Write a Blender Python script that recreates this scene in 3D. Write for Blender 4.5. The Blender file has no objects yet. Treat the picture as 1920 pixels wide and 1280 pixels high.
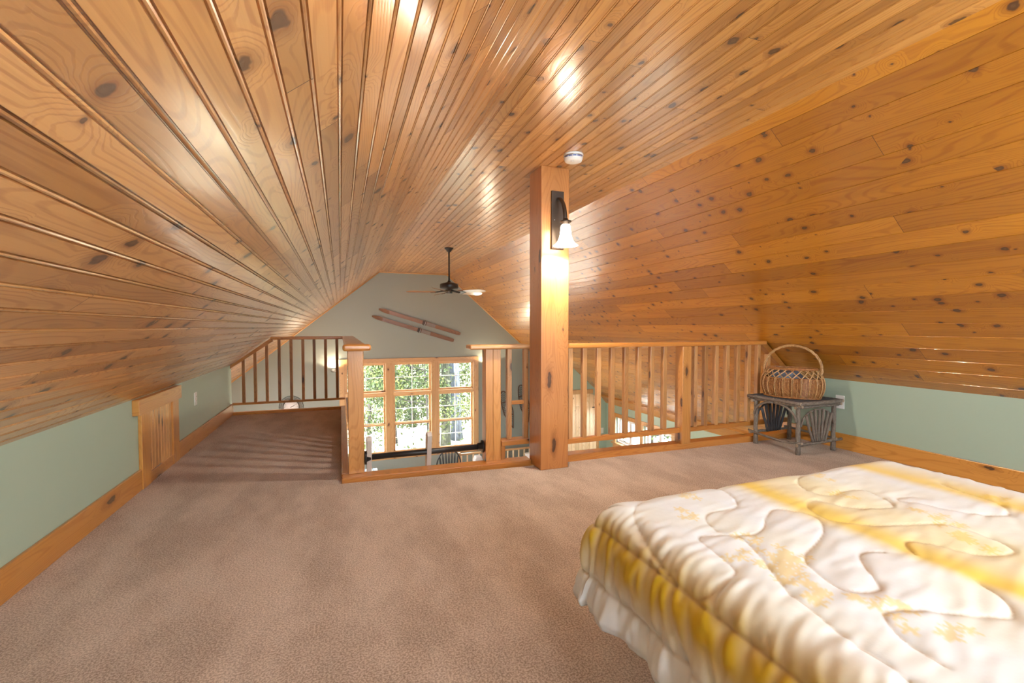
import bpy, bmesh, math, random
import numpy as np
from mathutils import Vector, Matrix, noise
random.seed(7)
PI = math.pi
sc = bpy.context.scene
COL = sc.collection

# ------------------------------------------------------------------ camera
cam_d = bpy.data.cameras.new('camera')
cam = bpy.data.objects.new('camera', cam_d)
COL.objects.link(cam)
cam_d.sensor_width = 36.0
cam_d.lens = 853.0 / 1920.0 * 36.0
cam_d.clip_start = 0.02
cam_d.clip_end = 300
cam.location = (0, 0, 1.06)
cam.rotation_euler = (PI / 2 - math.atan(27 / 853), 0, -math.atan(322 / 853))
sc.camera = cam

# ------------------------------------------------------------------ world, sun, daylight, exposure
world = bpy.data.worlds.new('world')
sc.world = world
world.use_nodes = True
wb = world.node_tree.nodes['Background']
wb.inputs[0].default_value = (0.80, 0.91, 1.0, 1)
wb.inputs[1].default_value = 28.0

sc.view_settings.view_transform = 'Standard'
sc.view_settings.look = 'None'
sc.view_settings.gamma = 1
sc.view_settings.use_curve_mapping = False
sc.view_settings.exposure = -0.42


def sun_light(name, direction, energy, color, angle):
    d = bpy.data.lights.new(name, 'SUN')
    d.energy = energy
    d.color = color
    d.angle = angle
    o = bpy.data.objects.new(name, d)
    COL.objects.link(o)
    o.rotation_euler = Vector(direction).to_track_quat('-Z', 'Y').to_euler()
    return o


def area_light(name, loc, direction, sx, sy, energy, color):
    d = bpy.data.lights.new(name, 'AREA')
    d.shape = 'RECTANGLE'
    d.size = sx
    d.size_y = sy
    d.energy = energy
    d.color = color
    o = bpy.data.objects.new(name, d)
    COL.objects.link(o)
    o.location = loc
    o.rotation_euler = Vector(direction).to_track_quat('-Z', 'Y').to_euler()
    return o


sun_light('sun', (0.35, 0.62, -0.70), 76.0, (1.0, 0.97, 0.93), math.radians(1.5))
# added fill lamp behind the camera, at an invented opening in the back gable
area_light('fill_light_back', (1.45, -1.66, 1.25), (0, 1, -0.05), 1.9, 1.1, 45, (0.80, 0.91, 1.0))
# sky light over the yard in front of the far gable windows
area_light('daylight_far_windows', (1.45, 11.6, 2.2), (0, -1.0, -0.95), 3.6, 2.4, 260, (0.86, 0.93, 1.0))
# sky light outside the low side windows (right wall); added fill lamp by the windowless left wall
area_light('daylight_right_windows', (6.9, 6.4, 1.0), (-1, 0, -0.75), 4.0, 2.0, 220, (0.88, 0.95, 1.0))
area_light('fill_light_left', (-2.5, 6.6, -1.1), (1, 0, 0.05), 3.2, 1.0, 60, (0.88, 0.95, 1.0))

# ------------------------------------------------------------------ node helpers


class G:
    def __init__(s, name):
        s.m = bpy.data.materials.new(name)
        s.m.use_nodes = True
        s.t = s.m.node_tree
        s.n = s.t.nodes
        s.l = s.t.links
        s.b = s.n['Principled BSDF']

    def new(s, typ, **kw):
        n = s.n.new(typ)
        for k, v in kw.items():
            setattr(n, k, v)
        return n

    def plug(s, sock, v):
        if hasattr(v, 'links'):
            s.l.new(v, sock)
        elif isinstance(v, (tuple, list)) and sock.type == 'RGBA' and len(v) == 3:
            sock.default_value = (*v, 1)
        else:
            sock.default_value = v

    def math(s, op, a, b=0.0, c=None, clamp=False):
        n = s.new('ShaderNodeMath', operation=op, use_clamp=clamp)
        s.plug(n.inputs[0], a)
        s.plug(n.inputs[1], b)
        if c is not None:
            s.plug(n.inputs[2], c)
        return n.outputs[0]

    def step(s, v, a, b, o0=0.0, o1=1.0):
        n = s.new('ShaderNodeMapRange', interpolation_type='SMOOTHSTEP')
        s.plug(n.inputs[0], v)
        for i, x in enumerate((a, b, o0, o1)):
            s.plug(n.inputs[i + 1], x)
        return n.outputs[0]

    def mix(s, f, a, b, mode='MIX'):
        n = s.new('ShaderNodeMix', data_type='RGBA', blend_type=mode)
        s.plug(n.inputs[0], f)
        s.plug(n.inputs[6], a)
        s.plug(n.inputs[7], b)
        return n.outputs[2]

    def xyz(s, x, y, z=0.0):
        n = s.new('ShaderNodeCombineXYZ')
        s.plug(n.inputs[0], x)
        s.plug(n.inputs[1], y)
        s.plug(n.inputs[2], z)
        return n.outputs[0]

    def noise(s, vec, scale=1.0, detail=2.0, rough=0.5):
        n = s.new('ShaderNodeTexNoise')
        s.plug(n.inputs['Vector'], vec)
        n.inputs['Scale'].default_value = scale
        n.inputs['Detail'].default_value = detail
        n.inputs['Roughness'].default_value = rough
        return n.outputs[0]

    def bump(s, h, strength=0.3, dist=0.01):
        n = s.new('ShaderNodeBump')
        n.inputs['Strength'].default_value = strength
        n.inputs['Distance'].default_value = dist
        s.plug(n.inputs['Height'], h)
        s.l.new(n.outputs[0], s.b.inputs['Normal'])

    def set(s, **kw):
        names = dict(color='Base Color', rough='Roughness', metal='Metallic', coat='Coat Weight', coatrough='Coat Roughness',
                     ior='IOR', trans='Transmission Weight', alpha='Alpha', emis='Emission Color', es='Emission Strength',
                     sheen='Sheen Weight', spec='Specular IOR Level', coatior='Coat IOR')
        for k, v in kw.items():
            s.plug(s.b.inputs[names[k]], v)
        return s.m


def plain(name, color, rough=0.5, **kw):
    g = G(name)
    return g.set(color=color, rough=rough, **kw)


def pine(name, light, dark, pitch=None, seg=2.6, knots=1.0, rough=0.33, coat=0.5, vary=0.28, kscale=(4.2, 7.0), coatrough=0.22, coatior=1.55, wavy=0.0, ringk=0.42):
    """varnished knotty pine; UV in metres, u along the grain"""
    g = G(name)
    uv = g.new('ShaderNodeUVMap')
    sp = g.new('ShaderNodeSeparateXYZ')
    g.l.new(uv.outputs[0], sp.inputs[0])
    u, v = sp.outputs[0], sp.outputs[1]
    joint = None
    if pitch:
        vi = g.math('FLOOR', g.math('DIVIDE', v, pitch))
        wn = g.new('ShaderNodeTexWhiteNoise', noise_dimensions='1D')
        g.plug(wn.inputs['W'], vi)
        su = g.math('DIVIDE', g.math('ADD', u, g.math('MULTIPLY', wn.outputs[0], seg * 7.3)), seg)
        si = g.math('FLOOR', su)
        fr = g.math('FRACT', su)
        joint = g.math('LESS_THAN', fr, 0.0022 / seg)
        w2 = g.new('ShaderNodeTexWhiteNoise', noise_dimensions='2D')
        g.plug(w2.inputs['Vector'], g.xyz(vi, si))
        rnd, rcol = w2.outputs[0], w2.outputs[1]
    else:
        oi = g.new('ShaderNodeObjectInfo')
        rnd = oi.outputs['Random']
        w2 = g.new('ShaderNodeTexWhiteNoise', noise_dimensions='1D')
        g.plug(w2.inputs['W'], rnd)
        rcol = w2.outputs[1]
    rs = g.new('ShaderNodeSeparateXYZ')
    g.l.new(rcol, rs.inputs[0])
    r1, r2, r3 = rs.outputs[0], rs.outputs[1], rs.outputs[2]
    uo = g.math('ADD', u, g.math('MULTIPLY', r1, 41.0))
    vo = g.math('ADD', v, g.math('MULTIPLY', r2, 3.0))
    # knots
    wob = g.noise(g.xyz(g.math('MULTIPLY', uo, 18.0), g.math('MULTIPLY', vo, 22.0)), 1.0, 2.0)
    wob = g.math('MULTIPLY', g.math('SUBTRACT', wob, 0.5), 0.22)
    kv = g.xyz(g.math('ADD', g.math('MULTIPLY', uo, kscale[0]), wob), g.math('ADD', g.math('MULTIPLY', vo, kscale[1]), wob))
    vor = g.new('ShaderNodeTexVoronoi', voronoi_dimensions='2D', feature='F1')
    g.l.new(kv, vor.inputs['Vector'])
    vor.inputs['Scale'].default_value = 1.0
    vor.inputs['Randomness'].default_value = 1.0
    kd = vor.outputs['Distance']
    ks = g.new('ShaderNodeSeparateXYZ')
    g.l.new(vor.outputs['Color'], ks.inputs[0])
    thr = 1.0 - 0.42 * knots
    kr = g.math('MULTIPLY', g.step(ks.outputs[0], thr, 1.0), 0.10)
    kr = g.math('ADD', kr, g.math('MULTIPLY', g.math('GREATER_THAN', ks.outputs[0], thr), 0.035))
    core = g.step(g.math('DIVIDE', kd, g.math('ADD', kr, 0.0001)), 1.15, 0.8)
    halo = g.step(g.math('DIVIDE', kd, g.math('ADD', kr, 0.0001)), 2.8, 0.9)
    eye = g.step(g.math('DIVIDE', kd, g.math('ADD', kr, 0.0001)), 0.6, 0.2)
    # contour-line grain ("cathedrals"), bent round the knots
    n1 = g.noise(g.xyz(g.math('MULTIPLY', uo, 0.7), g.math('MULTIPLY', vo, 5.5), g.math('MULTIPLY', r3, 9.0)), 1.0, 1.0)
    bend = g.math('MULTIPLY', g.step(kd, 0.5, 0.0), g.math('GREATER_THAN', kr, 0.01))
    n2 = g.math('ADD', n1, g.math('MULTIPLY', bend, 0.16))
    rings = g.math('SINE', g.math('MULTIPLY', n2, 190.0))
    rings = g.step(rings, 0.2, 1.0)
    fine = g.noise(g.xyz(g.math('MULTIPLY', uo, 4.0), g.math('MULTIPLY', vo, 190.0)), 1.0, 3.0, 0.6)
    streak = g.noise(g.xyz(g.math('MULTIPLY', uo, 1.1), g.math('MULTIPLY', vo, 26.0)), 1.0, 2.0)
    broad = g.noise(g.xyz(g.math('MULTIPLY', uo, 0.6), g.math('MULTIPLY', vo, 4.0)), 1.0, 2.0)
    f = g.math('MULTIPLY', rings, ringk)
    f = g.math('ADD', f, g.math('MULTIPLY', g.math('SUBTRACT', fine, 0.45), 0.7))
    f = g.math('ADD', f, g.math('MULTIPLY', g.math('SUBTRACT', streak, 0.5), 1.3), clamp=True)
    c = g.mix(f, light, dark)
    tone = g.math('ADD', 1.0 - vary / 2, g.math('MULTIPLY', rnd, vary))
    tone = g.math('MULTIPLY', tone, g.math('ADD', 0.84, g.math('MULTIPLY', broad, 0.32)))
    c = g.mix(1.0, c, g.xyz(tone, g.math('POWER', tone, 1.25), g.math('POWER', tone, 1.7)), 'MULTIPLY')
    c = g.mix(g.math('MULTIPLY', halo, 0.55), c, (dark[0] * 0.55, dark[1] * 0.42, dark[2] * 0.4))
    c = g.mix(g.math('MULTIPLY', core, 0.9), c, (0.055, 0.024, 0.012))
    c = g.mix(g.math('MULTIPLY', eye, 0.5), c, (0.13, 0.065, 0.03))
    if joint is not None:
        c = g.mix(joint, c, (0.04, 0.015, 0.005))
    wave = g.noise(g.xyz(g.math('MULTIPLY', uo, 0.9), g.math('MULTIPLY', vo, 9.0)), 1.0, 2.0)
    h = g.math('ADD', g.math('MULTIPLY', rings, 0.05), g.math('MULTIPLY', wave, 0.9))
    h = g.math('ADD', h, g.math('MULTIPLY', fine, 0.03))
    g.bump(h, 0.35, 0.01)
    if wavy:
        bn = g.new('ShaderNodeBump')
        bn.inputs['Strength'].default_value = wavy
        bn.inputs['Distance'].default_value = 0.006
        rip = g.noise(g.xyz(g.math('MULTIPLY', uo, 3.0), g.math('MULTIPLY', vo, 16.0)), 1.0, 2.0)
        g.plug(bn.inputs['Height'], g.math('ADD', rip, g.math('MULTIPLY', rings, 0.05)))
        g.l.new(bn.outputs[0], g.b.inputs['Coat Normal'])
    return g.set(color=c, rough=rough, coat=coat, coatrough=coatrough, spec=0.5, coatior=coatior)


LT = (0.52, 0.235, 0.062)
DK = (0.36, 0.135, 0.026)
M = {}
M['ceil_l'] = pine('pine_ceiling_beaded', (0.62, 0.305, 0.095), (0.36, 0.13, 0.032), pitch=0.0675, seg=2.3, knots=1.0, vary=0.5, kscale=(5.2, 6.4), rough=0.38, coat=1.0, coatrough=0.185, coatior=2.8, wavy=0.15)
M['ceil_f'] = pine('pine_ceiling_flat', (0.58, 0.275, 0.065), (0.36, 0.13, 0.022), pitch=0.0675, seg=2.3, knots=1.0, vary=0.5, kscale=(5.2, 6.8), rough=0.38, coat=1.0, coatrough=0.2, coatior=2.0, wavy=0.3)
M['ceil_r'] = pine('pine_ceiling_wide', (0.49, 0.195, 0.010), (0.31, 0.092, 0.003), pitch=0.128, seg=2.9, knots=0.95, vary=0.42, kscale=(7.0, 9.0), rough=0.40, coat=1.0, coatrough=0.17, coatior=1.9, wavy=0.5)
M['pine'] = pine('pine_trim', LT, DK, knots=0.55, kscale=(3.5, 9.0), rough=0.36, coat=0.4)
M['post'] = pine('pine_post', (0.50, 0.205, 0.058), (0.37, 0.13, 0.03), knots=0.5, kscale=(2.2, 8.0), rough=0.34, coat=0.8, vary=0.1)
M['base'] = pine('pine_baseboard', (0.58, 0.26, 0.05), (0.42, 0.15, 0.02), knots=0.6, kscale=(2.0, 6.5), rough=0.35, coat=0.6)
M['rail'] = pine('pine_handrail', (0.50, 0.20, 0.04), (0.36, 0.11, 0.018), knots=0.25, rough=0.3, coat=0.7)
M['balu'] = pine('pine_baluster', (0.47, 0.235, 0.085), (0.35, 0.14, 0.036), knots=0.6, kscale=(4.0, 14.0), rough=0.36, coat=0.4, vary=0.5)
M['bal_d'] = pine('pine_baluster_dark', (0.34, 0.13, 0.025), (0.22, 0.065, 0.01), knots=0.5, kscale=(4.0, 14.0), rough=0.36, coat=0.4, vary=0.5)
M['winpine'] = pine('pine_window', (0.60, 0.36, 0.16), (0.45, 0.23, 0.08), knots=0.35, rough=0.4, coat=0.3)
M['palepine'] = pine('pine_paneling', (0.76, 0.55, 0.32), (0.56, 0.32, 0.13), pitch=0.085, seg=9.0, knots=0.6, rough=0.38, coat=0.5, kscale=(4.0, 9.0))
M['hatch'] = pine('pine_hatch', (0.66, 0.34, 0.10), (0.46, 0.18, 0.035), pitch=0.0571, seg=9.0, knots=0.7, rough=0.33, coat=0.8, kscale=(4.0, 12.0))
M['lowfloor'] = pine('oak_floor', (0.42, 0.22, 0.09), (0.28, 0.12, 0.04), pitch=0.08, seg=1.2, knots=0.1)
M['skiwood'] = pine('old_ski_wood', (0.21, 0.10, 0.05), (0.12, 0.05, 0.025), knots=0.0, rough=0.5, coat=0.2)


def paint(name, col):
    g = G(name)
    tc = g.new('ShaderNodeTexCoord')
    n = g.noise(tc.outputs['Object'], 90.0, 3.0)
    n2 = g.noise(tc.outputs['Object'], 1.3, 2.0)
    c = g.mix(g.math('MULTIPLY', n2, 0.25), col, (col[0] * 0.85, col[1] * 0.88, col[2] * 0.86))
    g.bump(n, 0.08, 0.003)
    return g.set(color=c, rough=0.42, spec=0.5)


M['green'] = paint('sage_green_paint', (0.37, 0.47, 0.375))
M['gable'] = paint('grey_green_paint', (0.27, 0.295, 0.26))
M['white'] = plain('white_plastic', (0.80, 0.80, 0.77), 0.35)
M['black'] = plain('black_iron', (0.012, 0.012, 0.013), 0.42)
M['bronze'] = plain('dark_bronze', (0.075, 0.055, 0.042), 0.4, metal=0.6)
M['steel'] = plain('brushed_steel', (0.45, 0.45, 0.45), 0.35, metal=0.9)
M['vinyl'] = plain('white_vinyl', (0.85, 0.86, 0.86), 0.4)
M['greylt'] = plain('pale_grey_wood', (0.52, 0.47, 0.42), 0.5)
M['dull'] = plain('dull_grey_plate', (0.20, 0.17, 0.16), 0.6)
M['red'] = plain('red_enamel', (0.35, 0.012, 0.015), 0.4)
M['slot'] = plain('dark_slot', (0.03, 0.03, 0.03), 0.6)
M['blueprint'] = plain('blue_print', (0.08, 0.13, 0.45), 0.5)
M['leather'] = plain('ski_binding_leather', (0.05, 0.035, 0.03), 0.6)
M['skirt'] = plain('bed_skirt_taupe', (0.33, 0.26, 0.225), 0.9)
M['mattress'] = plain('mattress_ticking', (0.6, 0.58, 0.55), 0.9)
M['cloth'] = plain('blue_grey_cloth', (0.14, 0.17, 0.23), 0.9)
M['bluestripe'] = plain('pale_blue_cloth', (0.42, 0.60, 0.85), 0.9)
M['bladeL'] = pine('fan_blade_wood', (0.30, 0.17, 0.10), (0.20, 0.10, 0.06), knots=0.0, rough=0.3, coat=1.0, coatrough=0.15)


def carpet():
    g = G('beige_cut_pile_carpet')
    tc = g.new('ShaderNodeTexCoord')
    o = tc.outputs['Object']
    f1 = g.noise(o, 150.0, 3.0, 0.7)
    f2 = g.noise(o, 330.0, 2.0, 0.8)
    mp = g.new('ShaderNodeMapping')
    g.l.new(o, mp.inputs[0])
    mp.inputs['Scale'].default_value = (1.4, 0.6, 1)
    mp.inputs['Rotation'].default_value = (0, 0, 0.6)
    b = g.noise(mp.outputs[0], 2.2, 4.0, 0.62)
    p = g.noise(o, 7.0, 3.0, 0.6)
    f = g.math('ADD', g.step(f1, 0.41, 0.59), g.math('MULTIPLY', g.math('SUBTRACT', f2, 0.5), 0.7))
    f = g.math('ADD', g.math('MULTIPLY', f, 0.62), g.math('MULTIPLY', g.step(b, 0.38, 0.62), 0.30), clamp=True)
    f = g.math('ADD', f, g.math('MULTIPLY', g.math('SUBTRACT', p, 0.5), 0.22), clamp=True)
    c = g.mix(f, (0.30, 0.215, 0.16), (0.74, 0.60, 0.49))
    h = g.math('ADD', g.math('MULTIPLY', f1, 1.0), g.math('MULTIPLY', f2, 0.6))
    g.bump(h, 0.9, 0.006)
    return g.set(color=c, rough=0.95, spec=0.1, sheen=0.15)


M['carpet'] = carpet()


def bark(name, a, b):
    g = G(name)
    tc = g.new('ShaderNodeTexCoord')
    mp = g.new('ShaderNodeMapping')
    g.l.new(tc.outputs['Object'], mp.inputs[0])
    mp.inputs['Scale'].default_value = (9, 9, 1.6)
    n = g.noise(mp.outputs[0], 1.5, 5.0, 0.65)
    c = g.mix(g.step(n, 0.35, 0.65), a, b)
    g.bump(n, 0.8, 0.05)
    return g.set(color=c, rough=0.95)


M['bark_m'] = bark('mossy_bark', (0.007, 0.008, 0.004), (0.03, 0.033, 0.015))
M['bark_g'] = bark('grey_bark', (0.02, 0.024, 0.032), (0.07, 0.082, 0.10))
M['bark_b'] = bark('brown_bark', (0.006, 0.005, 0.004), (0.022, 0.018, 0.014))


def leafm(name, a, b):
    g = G(name)
    tc = g.new('ShaderNodeTexCoord')
    n = g.noise(tc.outputs['Object'], 1.7, 3.0, 0.7)
    c = g.mix(g.step(n, 0.35, 0.65), a, b)
    return g.set(color=c, rough=0.6, spec=0.3)


M['leaf_y'] = leafm('spring_leaves', (0.017, 0.031, 0.004), (0.078, 0.094, 0.022))
M['leaf_g'] = leafm('green_leaves', (0.010, 0.021, 0.004), (0.04, 0.06, 0.014))
M['leaf_d'] = leafm('dark_leaves', (0.01, 0.027, 0.01), (0.04, 0.075, 0.027))


def ground_mat():
    g = G('leaf_litter_ground')
    tc = g.new('ShaderNodeTexCoord')
    n = g.noise(tc.outputs['Object'], 3.0, 6.0, 0.75)
    n2 = g.noise(tc.outputs['Object'], 0.5, 3.0, 0.6)
    c = g.mix(g.step(n, 0.3, 0.7), (0.50, 0.40, 0.28), (0.90, 0.84, 0.72))
    c = g.mix(g.step(n2, 0.5, 0.7, 0.0, 0.4), c, (0.5, 0.62, 0.28))
    return g.set(color=c, rough=1.0, spec=0.1)


M['ground'] = ground_mat()


def glass():
    g = G('window_glass')
    t = g.new('ShaderNodeBsdfTransparent')
    gl = g.new('ShaderNodeBsdfGlossy')
    gl.inputs['Roughness'].default_value = 0.03
    fr = g.new('ShaderNodeFresnel')
    fr.inputs[0].default_value = 1.3
    mx = g.new('ShaderNodeMixShader')
    ge = g.new('ShaderNodeNewGeometry')
    g.l.new(g.math('MULTIPLY', fr.outputs[0], g.math('SUBTRACT', 1.0, ge.outputs['Backfacing'])), mx.inputs[0])
    g.l.new(t.outputs[0], mx.inputs[1])
    g.l.new(gl.outputs[0], mx.inputs[2])
    g.l.new(mx.outputs[0], g.n['Material Output'].inputs[0])
    return g.m


M['glass'] = glass()
M['lampglass'] = plain('lit_frosted_glass', (1, 0.96, 0.9), 0.4, emis=(1.0, 0.84, 0.64, 1), es=30.0)
M['uplight'] = plain('lit_bowl_glass', (1, 0.96, 0.9), 0.4, emis=(1.0, 0.80, 0.55, 1), es=3.0)


def twig():
    g = G('weathered_twig')
    uv = g.new('ShaderNodeUVMap')
    sp = g.new('ShaderNodeSeparateXYZ')
    g.l.new(uv.outputs[0], sp.inputs[0])
    n = g.noise(g.xyz(g.math('MULTIPLY', sp.outputs[0], 30.0), g.math('MULTIPLY', sp.outputs[1], 260.0)), 1.0, 4.0, 0.65)
    c = g.mix(g.step(n, 0.3, 0.7), (0.085, 0.065, 0.05), (0.27, 0.225, 0.185))
    g.bump(n, 0.6, 0.004)
    return g.set(color=c, rough=0.8, spec=0.3)


M['twig'] = twig()
M['twig_d'] = plain('dark_twig', (0.055, 0.055, 0.062), 0.8)
M['twig_end'] = plain('cut_twig_end', (0.30, 0.22, 0.15), 0.8)


def wicker(name, a, b):
    g = G(name)
    uv = g.new('ShaderNodeUVMap')
    n = g.noise(uv.outputs[0], 55.0, 3.0, 0.6)
    c = g.mix(g.step(n, 0.35, 0.65), a, b)
    return g.set(color=c, rough=0.42, spec=0.5, coat=0.3)


M['wick'] = wicker('honey_wicker', (0.24, 0.085, 0.02), (0.40, 0.18, 0.055))
M['wick2'] = wicker('pale_wicker', (0.36, 0.19, 0.07), (0.52, 0.31, 0.13))

# ------------------------------------------------------------------ mesh helpers


def finish(name, bm, mat, parent=None, smooth=False):
    me = bpy.data.meshes.new(name)
    bm.to_mesh(me)
    bm.free()
    if smooth:
        for p in me.polygons:
            p.use_smooth = True
    if mat is not None:
        me.materials.append(mat)
    o = bpy.data.objects.new(name, me)
    COL.objects.link(o)
    if parent is not None:
        o.parent = parent
    return o


def tag(o, label=None, cat=None, group=None, kind=None):
    if label:
        o['label'] = label
    if cat:
        o['category'] = cat
    if group:
        o['group'] = group
    if kind:
        o['kind'] = kind
    return o


def thing(name, label, cat, loc=(0, 0, 0), group=None):
    o = bpy.data.objects.new(name, None)
    o.empty_display_size = 0.1
    COL.objects.link(o)
    o.location = loc
    return tag(o, label, cat, group)


def struct(o):
    o['kind'] = 'structure'
    return o


def uvbox(bm, axis=None):
    """metre UVs: u along the grain axis"""
    bm.normal_update()
    L = bm.loops.layers.uv.get('UVMap') or bm.loops.layers.uv.new('UVMap')
    if axis is None:
        ext = [max(v.co[i] for v in bm.verts) - min(v.co[i] for v in bm.verts) for i in range(3)]
        axis = ext.index(max(ext))
    for f in bm.faces:
        n = [abs(x) for x in f.normal]
        k = n.index(max(n))
        others = [i for i in range(3) if i != k]
        if axis in others:
            ua = axis
            va = [i for i in others if i != axis][0]
        else:
            ua, va = others
        for lp in f.loops:
            lp[L].uv = (lp.vert.co[ua], lp.vert.co[va] + 0.37 * k)


def add_box(bm, lo, hi, bev=0.0, seg=2):
    r = bmesh.ops.create_cube(bm, size=1.0)
    vs = r['verts']
    for v in vs:
        v.co = Vector([lo[i] + (v.co[i] + 0.5) * (hi[i] - lo[i]) for i in range(3)])
    if bev > 0:
        es = list({e for v in vs for e in v.link_edges})
        bmesh.ops.bevel(bm, geom=es, offset=bev, segments=seg, affect='EDGES', profile=0.5)


def box(name, lo, hi, mat, parent=None, bev=0.003, axis=None, seg=2):
    bm = bmesh.new()
    add_box(bm, lo, hi, bev, seg)
    uvbox(bm, axis)
    return finish(name, bm, mat, parent)


def boxes(name, lst, mat, parent=None, bev=0.003, axis=None):
    bm = bmesh.new()
    for lo, hi in lst:
        add_box(bm, lo, hi, bev)
    uvbox(bm, axis)
    return finish(name, bm, mat, parent)


def poly_prism(bm, pts, d):
    """pts: 3D polygon, extruded by vector d"""
    a = [bm.verts.new(Vector(p)) for p in pts]
    b = [bm.verts.new(Vector(p) + Vector(d)) for p in pts]
    fs = [bm.faces.new(a), bm.faces.new(list(reversed(b)))]
    n = len(pts)
    for i in range(n):
        fs.append(bm.faces.new((a[(i + 1) % n], a[i], b[i], b[(i + 1) % n])))
    bmesh.ops.recalc_face_normals(bm, faces=fs)


def prism(name, pts, d, mat, parent=None, axis=None, bev=0.0):
    bm = bmesh.new()
    poly_prism(bm, pts, d)
    if bev:
        bmesh.ops.bevel(bm, geom=list(bm.edges), offset=bev, segments=2, affect='EDGES', profile=0.5)
    uvbox(bm, axis)
    return finish(name, bm, mat, parent)


def add_tube(bm, pts, r, seg=8, cap=True, closed=False):
    L = bm.loops.layers.uv.get('UVMap') or bm.loops.layers.uv.new('UVMap')
    pts = [Vector(p) for p in pts]
    n = len(pts)
    rs = r if isinstance(r, (list, tuple)) else [r] * n
    rings = []
    up = None
    d = 0.0
    ds = []
    for i, p in enumerate(pts):
        if closed:
            t = (pts[(i + 1) % n] - pts[i - 1])
        else:
            t = (pts[min(i + 1, n - 1)] - pts[max(i - 1, 0)])
        t.normalize()
        if up is None:
            up = Vector((0, 0, 1)) if abs(t.z) < 0.9 else Vector((1, 0, 0))
        up = (up - t * up.dot(t))
        if up.length < 1e-6:
            up = t.orthogonal()
        up.normalize()
        s = t.cross(up)
        rings.append([bm.verts.new(p + (up * math.cos(2 * PI * k / seg) + s * math.sin(2 * PI * k / seg)) * rs[i]) for k in range(seg)])
        if i:
            d += (p - pts[i - 1]).length
        ds.append(d)
    m = n if closed else n - 1
    for i in range(m):
        j = (i + 1) % n
        for k in range(seg):
            k2 = (k + 1) % seg
            f = bm.faces.new((rings[i][k], rings[i][k2], rings[j][k2], rings[j][k]))
            f.smooth = True
            dj = ds[j] if j else d + 0.01
            for lp, (uu, vv) in zip(f.loops, ((ds[i], k), (ds[i], k + 1), (dj, k + 1), (dj, k))):
                lp[L].uv = (uu, vv * 2 * PI * max(rs[i], 1e-4) / seg)
    if cap and not closed:
        bm.faces.new(list(reversed(rings[0])))
        bm.faces.new(rings[-1])


def tube(name, pts, r, mat, parent=None, seg=8, closed=False):
    bm = bmesh.new()
    add_tube(bm, pts, r, seg, closed=closed)
    return finish(name, bm, mat, parent)


def add_lathe(bm, prof, c=(0, 0, 0), seg=24, sx=1.0, sy=1.0):
    c = Vector(c)
    rings = []
    for (r, z) in prof:
        if r < 1e-5:
            rings.append([bm.verts.new(c + Vector((0, 0, z)))])
        else:
            rings.append([bm.verts.new(c + Vector((r * sx * math.cos(2 * PI * k / seg), r * sy * math.sin(2 * PI * k / seg), z))) for k in range(seg)])
    fs = []
    for a, b in zip(rings, rings[1:]):
        for k in range(seg):
            k2 = (k + 1) % seg
            vs = []
            for v in (a[k % len(a)], a[k2 % len(a)], b[k2 % len(b)], b[k % len(b)]):
                if v not in vs:
                    vs.append(v)
            if len(vs) > 2:
                f = bm.faces.new(vs)
                f.smooth = True
                fs.append(f)
    bmesh.ops.recalc_face_normals(bm, faces=fs)


def lathe(name, prof, c, mat, parent=None, seg=24, sx=1.0, sy=1.0):
    bm = bmesh.new()
    add_lathe(bm, prof, c, seg, sx, sy)
    return finish(name, bm, mat, parent)


def copy_tree(o, parent=None):
    c = o.copy()
    COL.objects.link(c)
    if parent is not None:
        c.parent = parent
    for ch in list(o.children):
        copy_tree(ch, c)
    return c


# ------------------------------------------------------------------ key dimensions
XL, XR = -1.235, 4.09
ZK = 0.60                     # top of the knee walls
ZC = 2.23                     # flat ceiling
XCL, XCR = 0.78, 2.23         # creases
SL = (ZC - ZK) / (XCL - XL)
SR = (ZC - ZK) / (XR - XCR)
YB, YG = -1.7, 10.0
YR = 3.16                     # right rail line
YN = 3.28                     # front of the opening (left part)
YF = 6.27                     # far left rail
ZF = -2.45                    # ground floor
XSL, XSR = -2.6, 5.35
ZSL = ZK - (XL - XSL) * SL
ZSR = ZK - (XSR - XR) * SR
YNW = 8.4


def zl(x):
    return ZK + (x - XL) * SL


def zr(x):
    return ZK + (XR - x) * SR


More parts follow.
